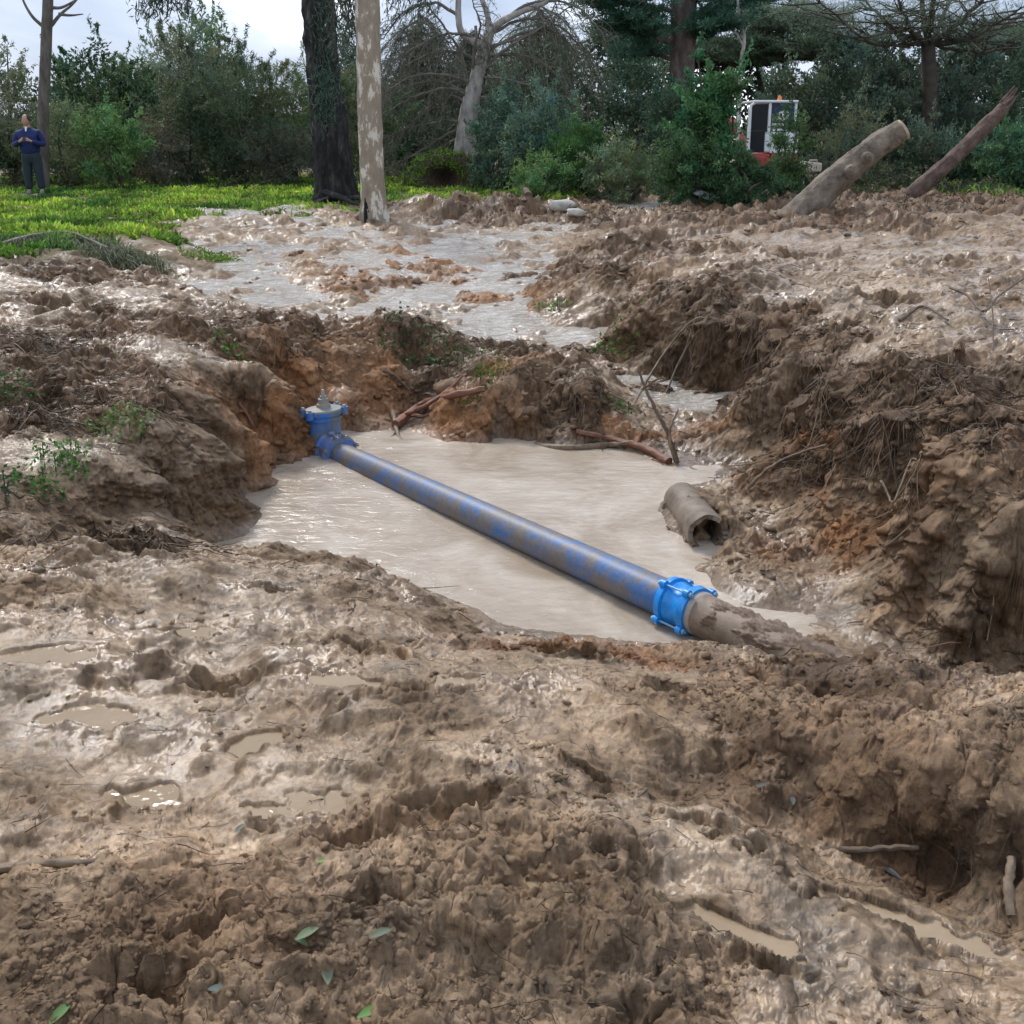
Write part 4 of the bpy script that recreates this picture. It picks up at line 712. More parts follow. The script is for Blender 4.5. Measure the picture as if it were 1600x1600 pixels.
umbrella((1448, 290), (1450, 70), [(1340, -10, 4), (1300, 20, 3), (1395, -30, 4), (1430, -60, 6), (1465, -60, 6), (1500, -50, 5), (1560, -30, 6), (1640, -10, 5), (1600, 10, 4), (1380, 25, 3), (1270, -5, 3), (1540, 40, 3), (1660, 30, 3)], 34, 13, 'large umbrella pine spreading over the right thicket', 2, 20000, (.075, .10, .065), .5, DTWIG, L=.16, Wd=.012)
for bx, fx, fy, hw, y1, Y0, lab in ((1100, 1110, 95, 60, 72, 46, 'small round pine crown behind the dark trunk'), (1190, 1185, 90, 55, 72, 45, 'far rounded pine crown left of the excavator'), (1290, 1290, 90, 55, 60, 43, 'dense domed pine crown right of the excavator'), (1220, 1225, 50, 90, 15, 44, 'feathery pine crown above the excavator'), (985, 985, 70, 45, 40, 44, 'far pine crown left of the dark trunk'), (1560, 1565, 80, 80, 50, 44, 'domed pine crown at the far right')):
    umbrella((bx, 270), (fx, fy), [(fx + hw * u, y1 + abs(u) * 22, 3) for u in (-1, -.75, -.5, -.25, 0, .25, .5, .75, 1)], Y0, 6, lab, 2, 15000, (.04, .065, .035) if y1 > 30 else (.08, .11, .07), .42, L=.2, Wd=.03)
# hanging eucalyptus sprays at the top of the picture
def spray(pxs, py0, py1, Y0, n, lab, base):
    root = empty('eucalyptus_spray', at(base[0], base[1], Y0), lab, 'foliage spray', 'eucalyptus sprays'); mb = MB(); PP = []
    for i in range(n):
        a = at(RNG.uniform(*pxs), base[1] + RNG.uniform(-30, 10), Y0 + RNG.normal(0, .5)); e = at(RNG.uniform(*pxs), RNG.uniform(py0, py1), Y0 + RNG.normal(0, .5)); Q = curve([np.array(at(*base, Y0)), a, e], 5); mb.tube(Q, np.linspace(.018, .005, len(Q)), 4, cap=False); PP.append(Q[5:])
    mb.build('twig', DTWIG, root); P = np.concatenate(PP); P = P[RNG.integers(0, len(P), n * 30)] + RNG.normal(0, .12, (n * 30, 3)); V, Fq, cv = leaves(P, rdirs(n * 30, -1.6), .17, .026, np.array((.05, .075, .05)) * (.5 + RNG.random((n * 30, 1)))); link('foliage', mesh_np('foliage', V, Fq, cv, False), LEAF, root)
spray((215, 305), -5, 28, 19, 40, 'drooping eucalyptus leaves at the top edge on the left', (260, -60)); spray((515, 560), 10, 75, 20, 26, 'drooping eucalyptus leaves between the two big trunks', (545, -60)); spray((598, 690), -5, 40, 24, 24, 'sparse leaves right of the mottled trunk top', (620, -60))
# ------------------------------------------------------------------ meadow
def grass(name, n, X0, X1, Y0, Y1, h, wd, cols, label, mask=None, Wn_=3):
    u = RNG.uniform(-.6, .62, n * 3); yy_ = np.exp(RNG.uniform(math.log(Y0), math.log(Y1), n * 3)); xx_ = u * yy_; k = mask(xx_, yy_); xx_ = xx_[k][:n]; yy_ = yy_[k][:n]; n = len(xx_)
    tuft = fbm((xx_ * 1.1).astype(np.float32), (yy_ * 1.1).astype(np.float32), 3, 7); z = gz(xx_, yy_); P = np.stack([xx_, yy_, z], 1); hh = h * (.5 + .8 * RNG.random(n)) * (1 + .8 * tuft)
    D = rdirs(n, 1.1); D[:, 2] = abs(D[:, 2]); s = np.cross(D, rdirs(n)); s /= np.linalg.norm(s, axis=1)[:, None]; hh = np.clip(hh, .015, 1)[:, None]; wdv = wd * (.6 + .8 * RNG.random((n, 1))) * (.5 + yy_[:, None] / 26)
    V = np.stack([P - s * wdv * .5, P + s * wdv * .5, P + D * hh * .7 + s * wdv * .6, P + D * hh - s * wdv * .2], 1).reshape(-1, 3)
    big = fbm((xx_ * .5).astype(np.float32), (yy_ * .35).astype(np.float32), 3, 57)[:, None]; cc = np.array(cols)[RNG.integers(0, len(cols), n)] * (.6 + .7 * RNG.random((n, 1))) * (1.1 + .6 * tuft[:, None]) * (1 + .7 * big * np.array((1.3, .9, .6))); return tag(link(name, mesh_np(name, V, np.arange(n * 4).reshape(-1, 4), np.repeat(np.clip(cc, .01, 1), 4, 0), False), GRASSM), label, kind='stuff')
PO = lambda *p: np.array([gp(a, b_)[:2] for a, b_ in p])
def inside(poly, xs, ys):
    c = np.zeros(xs.shape, bool); n = len(poly)
    for i in range(n):
        (x1, y1), (x2, y2) = poly[i], poly[(i + 1) % n]
        if y1 == y2: continue
        c ^= ((y1 > ys) != (y2 > ys)) & (xs < (x2 - x1) * (ys - y1) / (y2 - y1) + x1)
    return c
gA = PO((-80, 408), (60, 400), (130, 388), (215, 396), (250, 382), (235, 350), (300, 338), (400, 335), (500, 330), (600, 318)); gA = np.vstack([gA, [(-3, 37), (-26, 37)]])
gB = np.vstack([PO((598, 306), (700, 308), (800, 304), (900, 312)), [(3, 33), (-6, 33)]]); gC = np.vstack([PO((1470, 302), (1540, 303), (1700, 304)), [(20, 34), (11, 34)]])
def msk(xs, ys, bare=True):
    wv = .55 * fbm((xs * 1.4).astype(np.float32), (ys * 1.4).astype(np.float32), 3, 19); m = inside(gA, xs + wv, ys + wv * 2.6) | inside(gB, xs + wv, ys + wv * 3) | inside(gC, xs + wv, ys + wv * 2)
    d1 = perlin((xs * .55).astype(np.float32), (ys * .9).astype(np.float32), 23); d2 = fbm((xs * 2.2).astype(np.float32), (ys * 1.1).astype(np.float32), 3, 77); m2 = inside(gA, xs + wv, ys - .9 + wv * 2.6) | inside(gB, xs + wv, ys - 1.5 + wv * 3) | inside(gC, xs, ys - 1); return m & (m2 | (RNG.random(len(xs)) < .35)) & ~(((d1 > .38) | (d2 > .38)) & bare)
GC = [(.20, .36, .035), (.27, .42, .05), (.14, .28, .03), (.33, .45, .07), (.09, .17, .03), (.12, .22, .03), (.22, .22, .08)]
grass('meadow_grass', 230000, 0, 0, 11, 36, .10, .027, GC, 'bright green clover and grass covering the meadow', msk)
grass('yellow_flowers', 2600, 0, 0, 13, 32, .07, .05, [(.62, .6, .03), (.5, .56, .05)], 'tiny yellow flowers scattered in the meadow', lambda a, b_: msk(a, b_) & (perlin((a * .7).astype(np.float32), (b_ * .7).astype(np.float32), 29) > -.1))
# uprooted mound
Ym = 28.; c0 = at(700, 292, Ym); c0[2] = 0; pm = Ym / F; root = empty('root_mound', c0, 'green overgrown mound with a dark hollow in front of the forked pine', 'mound'); v, f = ico(5)
cx_ = at(695, 262, Ym + .5); vv = v.copy(); nz = 1 + .22 * fbm((v[:, 0] * 2 + v[:, 2]).astype(np.float32), (v[:, 1] * 2).astype(np.float32), 3, 3)
vv = v * nz[:, None] * np.array((62 * pm, .8, 52 * pm)); hol = np.exp(-(((v[:, 0] - .05) / .42) ** 2 + ((v[:, 2] - .25) / .42) ** 2)) * (v[:, 1] < 0); vv[:, 1] += hol * .75; V = vv + np.array((cx_[0], Ym + .5, c0[2] + .05))
SOIL = simple('dark_soil', [(.3, (.03, .02, .012)), (.7, (.10, .065, .045))], 9, .9, .8, .03); link('soil', mesh_np('soil', V, f), SOIL, root)
idx = RNG.choice(np.where((v[:, 2] > -.1) & (hol < .3))[0], 5000); P = V[idx] + RNG.normal(0, .05, (5000, 3)); V2, Fq, cv = leaves(P, rdirs(5000, .7), .09, .035, np.array((.13, .26, .02)) * (.5 + .9 * RNG.random((5000, 1)))); link('ivy_leaves', mesh_np('ivy_leaves', V2, Fq, cv, False), LEAF, root)
# hanging grass tuft on the left edge of the meadow, weeds on the bank
def tuft(name, px, py, n, hgt, spread, col, label, cat='weed', droop=.0, wd=.012, grp=None, leafy=False):
    b0 = gp(px, py); root = empty(name, b0, label, cat, grp)
    a = RNG.random(n) * 2 * math.pi; rr = RNG.random(n) ** .6 * spread; bx = b0[0] + np.cos(a) * rr * 1.4; by = b0[1] + np.sin(a) * rr; P = np.stack([bx, by, gz(bx, by)], 1)
    cc = np.array(col) * (.55 + .8 * RNG.random((n, 1)))
    if leafy:
        P[:, 2] += RNG.random(n) * hgt; V, Fq, cv = leaves(P, rdirs(n, .3), wd * 1.7, wd, cc); link('foliage', mesh_np('foliage', V, Fq, cv, False), LEAF, root); mb = MB()
        for i in range(4): MB().tube([P[i] * (1, 1, 0) + (0, 0, float(gz(P[i][0], P[i][1]))), P[i]], [.004, .003], 4, cap=False).build('stem', DTWIG, root)
        return root
    K = 5; t = np.linspace(0, 1, K); D = rdirs(n, 1.2); dd = np.array((.5, -1.0, -1.0)) * droop; Q = P[:, None] + (D[:, None] * t[:, None] + dd * (t ** 2)[:, None]) * (hgt * (.5 + .7 * RNG.random((n, 1, 1))))
    s = np.cross(D, rdirs(n)); s /= np.linalg.norm(s, axis=1)[:, None]; w_ = (wd * (1 - .85 * t))[None, :, None]; V = np.stack([Q - s[:, None] * w_ * .5, Q + s[:, None] * w_ * .5], 2).reshape(-1, 3)
    b1 = (np.arange(n)[:, None] * K + np.arange(K - 1)).ravel() * 2; link('blades', mesh_np('blades', V, np.stack([b1, b1 + 1, b1 + 3, b1 + 2], 1), np.repeat(cc, K * 2, 0), False), GRASSM, root); return root
GG = (.13, .15, .085)
for px, py, lab in ((110, 378, 'long grey grass hanging over the bank at the meadow corner, left tuft'), (150, 385, 'long grey grass hanging over the bank, middle tuft'), (185, 398, 'long grey grass hanging over the bank, right tuft'), (205, 418, 'lowest drooping grey grass tuft on the bank'), (60, 385, 'grey grass tuft near the left edge')): tuft('grass_tuft', px, py, 420, .42, .35, GG, lab, 'grass tuft', .75, .014, 'grey grass hanging over the bank')
stick('bank_branch', 'long grey root lying along the meadow edge', 'root', [(-20, 396, .05), (50, 381, .1), (110, 378, .12), (170, 400, .1)], .03, TWIG, .5)
for px, py, n, h, s, lab, c in ((320, 405, 260, .1, .25, 'bright green weed patch on the mud left of the stream', (.16, .30, .03)), (350, 408, 160, .1, .2, 'smaller bright weed patch beside the larger one', (.16, .3, .03)), (180, 668, 150, .10, .13, 'leafy green weed on top of the left bank', (.12, .22, .05)), (215, 660, 90, .09, .1, 'pale green weed right of the leafy one', (.2, .3, .1)),
   (95, 730, 120, .10, .1, 'dark leafy weed lower on the left bank', (.07, .19, .03)), (60, 765, 110, .09, .09, 'lowest leafy weed on the left bank', (.08, .2, .04)), (15, 620, 160, .14, .14, 'dark green weed at the left edge', (.05, .13, .03)), (120, 715, 60, .08, .08, 'small weed between the bank weeds', (.1, .22, .05)),
   (360, 560, 50, .14, .1, 'thin weed on the pale top of the bank', (.12, .2, .05)), (765, 600, 140, .16, .12, 'green sprig between the soil heaps', (.10, .2, .03)), (745, 628, 90, .1, .1, 'low green sprig below the taller sprig', (.07, .15, .03)), (968, 545, 110, .12, .22, 'green weed on the stream edge', (.10, .2, .03)), (660, 545, 200, .1, .3, 'dark green weed on the middle soil heap', (.05, .1, .03)), (730, 565, 160, .1, .25, 'weed on the right side of the middle soil heap', (.06, .13, .03)), (965, 640, 60, .08, .1, 'tiny weed on the right soil heap', (.07, .15, .03)), (862, 484, 60, .1, .15, 'lone green weed on a stream island', (.12, .22, .04)), (2, 775, 60, .14, .07, 'dark leaf cluster at the left edge of the bank', (.05, .12, .05))):
    tuft('weed', px, py, n, h, s, c, lab, 'weed', wd=.018 if py > 560 else .028, leafy=True, grp='weeds growing on the banks')
def leaf1(px, py, L, ang, col, lab, Wd=.4):
    c = gp(px, py, .008); a = math.radians(ang); d_ = np.array((math.cos(a), math.sin(a), .15)); s = np.array((-math.sin(a), math.cos(a), .1)); V = []; Fs = []; m = 9
    for i in range(m):
        t = i / (m - 1); w_ = L * Wd * .5 * math.sin(math.pi * min(1, t * 1.02 + .0)) ** .8 + .0004; p = c + d_ * L * (t - .5) + np.array((0, 0, .02 * L * math.sin(t * 3) + .0)); V += [p - s * w_ + (0, 0, w_ * .35), p, p + s * w_ + (0, 0, w_ * .35)]
    for i in range(m - 1): Fs += [(i * 3, i * 3 + 1, i * 3 + 4, i * 3 + 3), (i * 3 + 1, i * 3 + 2, i * 3 + 5, i * 3 + 4)]
    o = link('fallen_leaf', mesh_np('fallen_leaf', V, np.array(Fs), np.repeat(np.array([col]) * .75 + .03, len(V), 0)), LEAF); tag(o, lab, 'leaf', 'fallen leaves on the foreground mud')
for q in ((512, 1524, .055, 100, (.24, .28, .17), 'pale grey green leaf lying near the bottom edge'), (480, 1465, .05, 30, (.2, .27, .12), 'light green leaf above the pale one'), (470, 1478, .035, 150, (.16, .26, .12), 'small green leaf beside the light green one'), (340, 1552, .04, -10, (.10, .15, .13), 'dark grey leaf left of the pale one'), (578, 1588, .05, 20, (.12, .32, .03), 'bright green leaf at the bottom edge'), (95, 1590, .05, 60, (.1, .25, .03), 'green leaf at the bottom left corner'),
   (1238, 1256, .035, 80, (.12, .15, .12), 'blue grey leaf below the mud ridge'), (1190, 1232, .03, 10, (.10, .14, .13), 'dark leaf left of the blue grey one'), (595, 1465, .045, 20, (.14, .18, .10), 'dull green leaf right of the light green one'), (503, 1352, .02, 20, (.2, .4, .05), 'tiny bright green leaf in the mud'), (375, 1300, .03, 60, (.15, .2, .15), 'pale speckled leaf by the tan puddles')): leaf1(*q)
leaf1(1390, 1368, .075, -65, (.03, .035, .04), 'dark feather shaped leaf pointing down right below the ridge', .22)
# ------------------------------------------------------------------ water main: pipe, valve, couplings
def muddy(name, paint, mudc=(.26, .20, .145), lo=.42, hi=.52, rough=.45, sc=6, str_=None):
    m, nt, b = newmat(name); n = noise(nt, sc, 10, .75, stretch=str_, dist=.4); mid = tuple(.45 * p + .55 * q for p, q in zip(paint, mudc)); r = ramp(nt, n.outputs[0], [(lo, paint), (lo * .6 + hi * .4, mid), (hi, mudc)]); n2 = noise(nt, sc * 7, 6, .7)
    mx = node(nt, 'ShaderNodeMix', data_type='RGBA', blend_type='MULTIPLY'); mx.inputs[0].default_value = .6; r2 = ramp(nt, n2.outputs[0], [(.3, (.6, .6, .6)), (.65, (1.15, 1.15, 1.15))])
    nt.links.new(r.outputs[0], mx.inputs[6]); nt.links.new(r2.outputs[0], mx.inputs[7]); nt.links.new(mx.outputs[2], b.inputs['Base Color']); b.inputs['Roughness'].default_value = rough
    bump(nt, b, n2.outputs[0], .25, .006); return m
PIPEM = muddy('pipe_paint', (.05, .145, .35), (.165, .145, .125), .41, .56, .5, 5.5)
COUPM = muddy('coupling_paint', (.004, .27, .78), (.03, .27, .62), .45, .75, .35, 7); VALVM = muddy('valve_paint', (.012, .17, .60), (.13, .17, .20), .44, .58, .42, 5); FLM = muddy('flange_paint', (.05, .16, .52), (.22, .25, .30), .42, .6, .42, 9)
GREYM = muddy('grey_bonnet', (.22, .24, .24), (.30, .28, .22), .4, .6, .6, 9); MPIPE = muddy('mud_coated_pipe', (.17, .125, .085), (.25, .185, .13), .4, .62, .62, 5)
BOLT = simple('bolt_steel', [(.3, (.25, .25, .25)), (.7, (.5, .5, .5))], 9, .35, 0, metal=.8); BBOLT = muddy('blue_bolt', (.15, .40, .65), (.25, .4, .55), .4, .7, .35, 9)
RING = simple('pale_ring', [(.3, (.30, .27, .25)), (.7, (.46, .42, .38))], 9, .6, .2)
PA = atz(545, 716, ZW + .015); PB = atz(1052, 940, ZW + .10); ax = PB - PA; LEN = np.linalg.norm(ax); ax = ax / LEN; SD = np.cross(ax, (0, 0, 1)); SD /= np.linalg.norm(SD); UP = np.cross(SD, ax)
print('pipe', PA, PB, LEN)
RP = .094
main = empty('water_main', (PA + PB) / 2, 'muddy blue water pipe crossing the pit, with gate valve and bright coupling', 'water pipe')
MB().lathe(PA - ax * .1, ax, [(0, RP * .95), (LEN * .5, RP), (LEN + .14, RP)], 40).build('pipe_section', PIPEM, main)
# coupling
c0 = PB - ax * .02; RC_ = RP * 1.10
coup = MB().lathe(c0, ax, [(0, RP), (0.0, RC_ * 1.16), (.035, RC_ * 1.2), (.04, RC_ * 1.06), (.06, RC_ * 1.05), (.068, RC_), (.118, RC_), (.126, RC_ * 1.05), (.145, RC_ * 1.06), (.15, RC_ * 1.2), (.185, RC_ * 1.16), (.187, RP)], 48).build('coupling', COUPM, main)
for k, t in enumerate((60, 150, 240, 330)):
    t = math.radians(t + 0); rd = SD * math.cos(t) + UP * math.sin(t); p = c0 + rd * RC_ * 1.22; mb = MB(); 
    for s in (.018, .168): mb.lathe(p - ax * .015 + ax * s, ax, [(0, .021), (.03, .021)], 12)
    mb.build('bolt_lug', COUPM, coup); mb = MB(); mb.cyl(p - ax * .02, p + ax * .205, .0055, 10); mb.lathe(p + ax * .184, ax, [(0, .013), (.014, .013)], 6); mb.lathe(p - ax * .013, ax, [(0, .013), (.012, .013)], 6); mb.build('bolt', BBOLT, coup)
c1 = c0 + ax * .187; MB().lathe(c1 - ax * .01, ax, [(0, RP), (.0, RP * 1.13), (.03, RP * 1.13), (.04, RP * 1.06)], 40).build('seal_ring', RING, main)
AX2 = ax + np.array((0, 0, -.05)); AX2 /= np.linalg.norm(AX2); MB().lathe(c1, AX2, [(0, RP * 1.02), (.03, RP * 1.09), (1.6, RP * 1.12)], 40).build('pipe_section', MPIPE, main)
gu = np.linspace(.10, 1.2, 120); ga = np.radians(np.linspace(-75, 110, 90)); GU, GA = np.meshgrid(gu, ga, indexing='ij'); pr = .030 * fbm((GU * 7).astype(np.float32), (GA * 1.3).astype(np.float32), 4, 3) + .007 * fbm((GU * 40).astype(np.float32), (GA * 7).astype(np.float32), 3, 5) + .05 * (GU - .42) + .012 * np.cos(GA)
RR = RP * 1.09 + pr; S2 = np.cross(AX2, (0, 0, 1)); S2 /= np.linalg.norm(S2); U2 = np.cross(S2, AX2); V = c1 + AX2 * GU[..., None] + (U2 * np.cos(GA)[..., None] + S2 * np.sin(GA)[..., None]) * RR[..., None]
i_ = (np.arange(119)[:, None] * 90 + np.arange(89)).ravel(); link('mud_crust', mesh_np('mud_crust', V.reshape(-1, 3), np.stack([i_, i_ + 1, i_ + 91, i_ + 90], 1), np.full((V.size // 3, 3), (.25, .175, .12)), True, {'wet': np.full(V.size // 3, .4)}), MUD, main)
# valve
VC = atz(513, 700, ZW); VC = PA - ax * (np.linalg.norm(PA - VC)); 
Yv = VC[1]; pv = Yv / F
val = MB(); prof = [(-.2, .125), (.08, .128), (.235, .13), (.237, .145), (.255, .147), (.258, .134), (.273, .134), (.276, .147), (.30, .145)]
U = np.array((0, 0, 1.0)); sdx = np.array((ax[0], ax[1], 0)); sdx /= np.linalg.norm(sdx); tq = np.cross(U, sdx)
VC[2] = ZW - .0
body = MB().lathe(VC, U, prof, 36, .78, tq).build('valve_body', VALVM, main)
MB().lathe(VC, U, [(.301, .143), (.315, .14), (.322, .08), (.328, .06)], 36, .78, tq).build('bonnet', GREYM, body)
MB().lathe(VC, U, [(.32, .056), (.35, .05), (.355, .042), (.39, .038), (.394, .027), (.41, .024)], 24).build('stem_housing', GREYM, body)
MB().lathe(VC, U, [(.405, .016), (.46, .013), (.461, .005)], 4).build('stem', RING, body)
for t in (25, 155, 205, 335):
    t = math.radians(t); p = VC + (tq * math.cos(t) * .158 + sdx * math.sin(t) * .13); MB().lathe(p + (0, 0, .262), U, [(0, .028), (.055, .028)], 14).build('bolt_lug', VALVM, body); MB().lathe(p + (0, 0, .317), U, [(0, .014), (.014, .014)], 6).build('bolt', BOLT, body)
vx = VC + (0, 0, .015); MB().lathe(vx - sdx * .06, -sdx, [(0, .095), (.07, .085), (.09, .08), (.10, .12), (.13, .122), (.131, .135), (.16, .135), (.17, .09), (.42, .09)], 32).build('pipe_flange', VALVM, main)
fl = MB().lathe(vx + sdx * .05, ax, [(0, .095), (.03, .10), (.04, .14), (.065, .142), (.075, .118), (.11, .12), (.15, .128), (.16, .14), (.185, .14), (.19, .10)], 40).build('flange_adaptor', FLM, main)
for t in (20, 75, 105, 160):
    t = math.radians(t); rd = SD * math.cos(t) + UP * math.sin(t); p = vx + sdx * .05 + rd * .138; mb = MB(); mb.cyl(p + ax * .02, p + ax * .23, .008, 8); mb.lathe(p + ax * .19, ax, [(0, .016), (.02, .016)], 6); mb.build('bolt', BOLT, fl)
# old broken concrete pipe
OLDP = simple('old_pipe_wall', [(.3, (.09, .065, .043)), (.5, (.17, .13, .092)), (.75, (.26, .205, .15))], 9, .6, .5, .008)
e = atz(1107, 836, ZW + .075); b_ = atz(1055, 775, ZW + .03); d_ = (b_ - e); d_ /= np.linalg.norm(d_); d_ = np.array((d_[0] * .9, d_[1], -.03)); d_ /= np.linalg.norm(d_); Ro = 33 * e[1] / F; print('old', e, b_, Ro)
root = empty('concrete_pipe', e, 'short broken grey pipe lying open ended in the mud right of the pit', 'old pipe'); mb = MB(); V = []; Fs = []; n = 48
su = np.cross(d_, (0, 0, 1)); su /= np.linalg.norm(su); uu = np.cross(su, d_)
prof = [(.66, Ro * .98), (.5, Ro), (.12, Ro * 1.02), (.1, Ro * 1.06), (.0, Ro * 1.05), (.0, Ro * .80), (.02, Ro * .78), (.64, Ro * .76)]
for h, r_ in prof:
    for i in range(n):
        t = 2 * math.pi * i / n; jit_ = (.006 * math.sin(t * 5) + .012 * RNG.random()) if h <= .02 else .003 * RNG.random(); V.append(e + d_ * (h + jit_ * 2) + (su * math.cos(t) + uu * math.sin(t)) * (r_ - jit_ * .4))
for j in range(len(prof) - 1):
    for i in range(n): k = (i + 1) % n; Fs.append((j * n + i, j * n + k, (j + 1) * n + k, (j + 1) * n + i))
mb.add(V, Fs).build('pipe_wall', OLDP, root)
# ------------------------------------------------------------------ mini excavator
Y0 = 25.5; px2 = Y0 / F; g0 = at(1208, 290, Y0); g0[2] = float(gz(g0[0], g0[1])); EX = empty('mini_excavator', g0, 'white and red mini excavator with orange beacon parked behind the bushes', 'excavator')
WHT = simple('cab_white', [(.3, (.62, .66, .66)), (.7, (.78, .8, .8))], 5, .35, 0); RED = simple('body_red', [(.3, (.26, .025, .018)), (.7, (.40, .05, .035))], 5, .4, 0); BLK = simple('rubber_black', [(.3, (.012, .012, .012)), (.7, (.04, .036, .03))], 12, .8, .3); BEI = simple('blade_paint', [(.3, (.42, .35, .27)), (.7, (.56, .49, .4))], 7, .6, .2)
GLS, nt, b = newmat('cab_glass'); b.inputs['Base Color'].default_value = (.005, .008, .012, 1); b.inputs['Roughness'].default_value = .25; b.inputs['Specular IOR Level'].default_value = .2
DEC, nt, b = newmat('decal_white'); b.inputs['Base Color'].default_value = (.75, .78, .8, 1); b.inputs['Roughness'].default_value = .5
BLG, nt, b = newmat('tinted_panel'); b.inputs['Base Color'].default_value = (.02, .04, .075, 1); b.inputs['Roughness'].default_value = .3; b.inputs['Specular IOR Level'].default_value = .2
AMB = simple('amber_lens', [(.3, (.7, .16, .02)), (.7, (.85, .25, .04))], 5, .3, 0)
def X_(px): return at(px, 200, Y0)[0]
def Z_(py): return at(1200, py, Y0)[2]
def ebox(x0, x1, y0, y1, z0, z1): return ((X_(x0) + X_(x1)) / 2, (y0 + y1) / 2, (Z_(z0) + Z_(z1)) / 2), (abs(X_(x1) - X_(x0)), abs(y1 - y0), abs(Z_(z1) - Z_(z0)))
cabm = MB()
for q in ((1169, 1173.5, Y0, Y0 + .09, 170, 240), (1199.5, 1204, Y0, Y0 + .09, 160, 206), (1240, 1244, Y0, Y0 + .09, 160, 205), (1169, 1173, Y0 + 1.2, Y0 + 1.3, 165, 240), (1240, 1244, Y0 + 1.2, Y0 + 1.3, 160, 240)): cabm.box(*ebox(*q))
cabm.tube([(X_(1171), Y0 + .045, Z_(171)), (X_(1173), Y0 + .045, Z_(164)), (X_(1180), Y0 + .045, Z_(160)), (X_(1200), Y0 + .045, Z_(159))], .035, 8)
cab = cabm.build('cab_frame', WHT, EX, False, .012)
MB().box(*ebox(1176, 1245, Y0 - .05, Y0 + 1.35, 156.5, 160.5)).build('roof', WHT, cab, False, .02)
MB().box(*ebox(1204, 1250, Y0 - .02, Y0 + 1.2, 206, 240)).box(*ebox(1196, 1204, Y0 - .01, Y0 + .3, 206, 238)).build('engine_cover', WHT, EX, False, .03)
MB().box(*ebox(1174, 1199, Y0 + .03, Y0 + .05, 163, 238)).build('side_window', GLS, cab, False); win = MB().box(*ebox(1204, 1240, Y0 + .02, Y0 + .045, 161, 206)).build('rear_window', BLG, cab, False)
MB().box(*ebox(1174, 1200, Y0 + .01, Y0 + .03, 203, 206)).build('window_rail', BLK, cab, False)
MB().box(*ebox(1168, 1206, Y0 - .02, Y0 + 1.3, 240, 258)).box(*ebox(1206, 1251, Y0 - .05, Y0 + 1.25, 241, 262)).box(*ebox(1176, 1200, Y0 - .04, Y0 + .2, 243, 262), Matrix.Rotation(.1, 3, 'Y')).build('counterweight', RED, EX, False, .04)
MB().lathe((X_(1222), Y0 + .4, Z_(157)), (0, 0, 1), [(0, .055), (.02, .06), (.03, .05), (.09, .045), (.12, .02)], 16).build('beacon', AMB, EX)
MB().lathe((X_(1210), Y0 + .6, Z_(275)), (0, 0, 1), [(0, .3), (.2, .3)], 24).build('turntable', BLK, EX)
for s in (0, 1.0):
    tr = MB(); n = 40; xx0, xx1, zc, rr = X_(1172), X_(1268), g0[2] + .22, .2; V = []; prof = []
    for i in range(n):
        t = 2 * math.pi * i / n; cx3 = xx1 - rr if math.cos(t) > 0 else xx0 + rr; k = 1 + (.07 if i % 2 else 0); prof.append((cx3 + rr * k * math.cos(t), zc + rr * k * math.sin(t)))
    for yv in (Y0 + s, Y0 + s + .3): V += [(a, yv, z) for a, z in prof]
    tr.add(V, [(i, (i + 1) % n, n + (i + 1) % n, n + i) for i in range(n)] + [tuple(range(n))[::-1], tuple(range(n, 2 * n))]); o = tr.build('track', BLK, EX, False)
    for q in (xx0 + rr, (xx0 + xx1) / 2, xx1 - rr): MB().lathe((q, Y0 + s - .02, zc), (0, -1, 0), [(0, .12), (.02, .12), (.03, .05), (.05, .05)], 18).build('track_roller', BLK, o)
bl = MB().box(*ebox(1254, 1284, Y0 - .25, Y0 + 1.5, 254, 268)).box(*ebox(1250, 1262, Y0 - .2, Y0 - .1, 258, 264)); bl.build('dozer_blade', BEI, EX, False, .03)
MB().tube([(X_(1264), Y0 - .2, Z_(254)), (X_(1265), Y0 - .2, Z_(250)), (X_(1276), Y0 - .2, Z_(250)), (X_(1277), Y0 - .2, Z_(254))], .02, 8).build('blade_bracket', BEI, EX)
# boom and bucket reach to the far side
MB().tube(curve([(X_(1190), Y0 + 1.0, Z_(245)), (X_(1172), Y0 + 2.2, Z_(190)), (X_(1160), Y0 + 3.2, Z_(180))], 5), .1, 8).tube([(X_(1160), Y0 + 3.2, Z_(180)), (X_(1158), Y0 + 3.8, Z_(250))], .08, 8).build('boom', RED, EX)
MB().lathe((X_(1154), Y0 + 3.8, Z_(262)), (1, 0, 0), [(0, .22), (.4, .22)], 16).build('bucket', BLK, EX)
fc = bpy.data.curves.new('lettering', 'FONT'); fc.body = 'ile'; fc.size = .56; fc.extrude = .003; to = bpy.data.objects.new('t', fc); COL.objects.link(to); bpy.context.view_layer.update()
tm = bpy.data.meshes.new_from_object(to); bpy.data.objects.remove(to); tm.transform(Matrix.Translation((X_(1231), Y0 - .005, Z_(207))) @ Matrix.Rotation(math.radians(90), 4, 'X') @ Matrix.Rotation(math.radians(90), 4, 'Z')); link('lettering', tm, DEC, win)
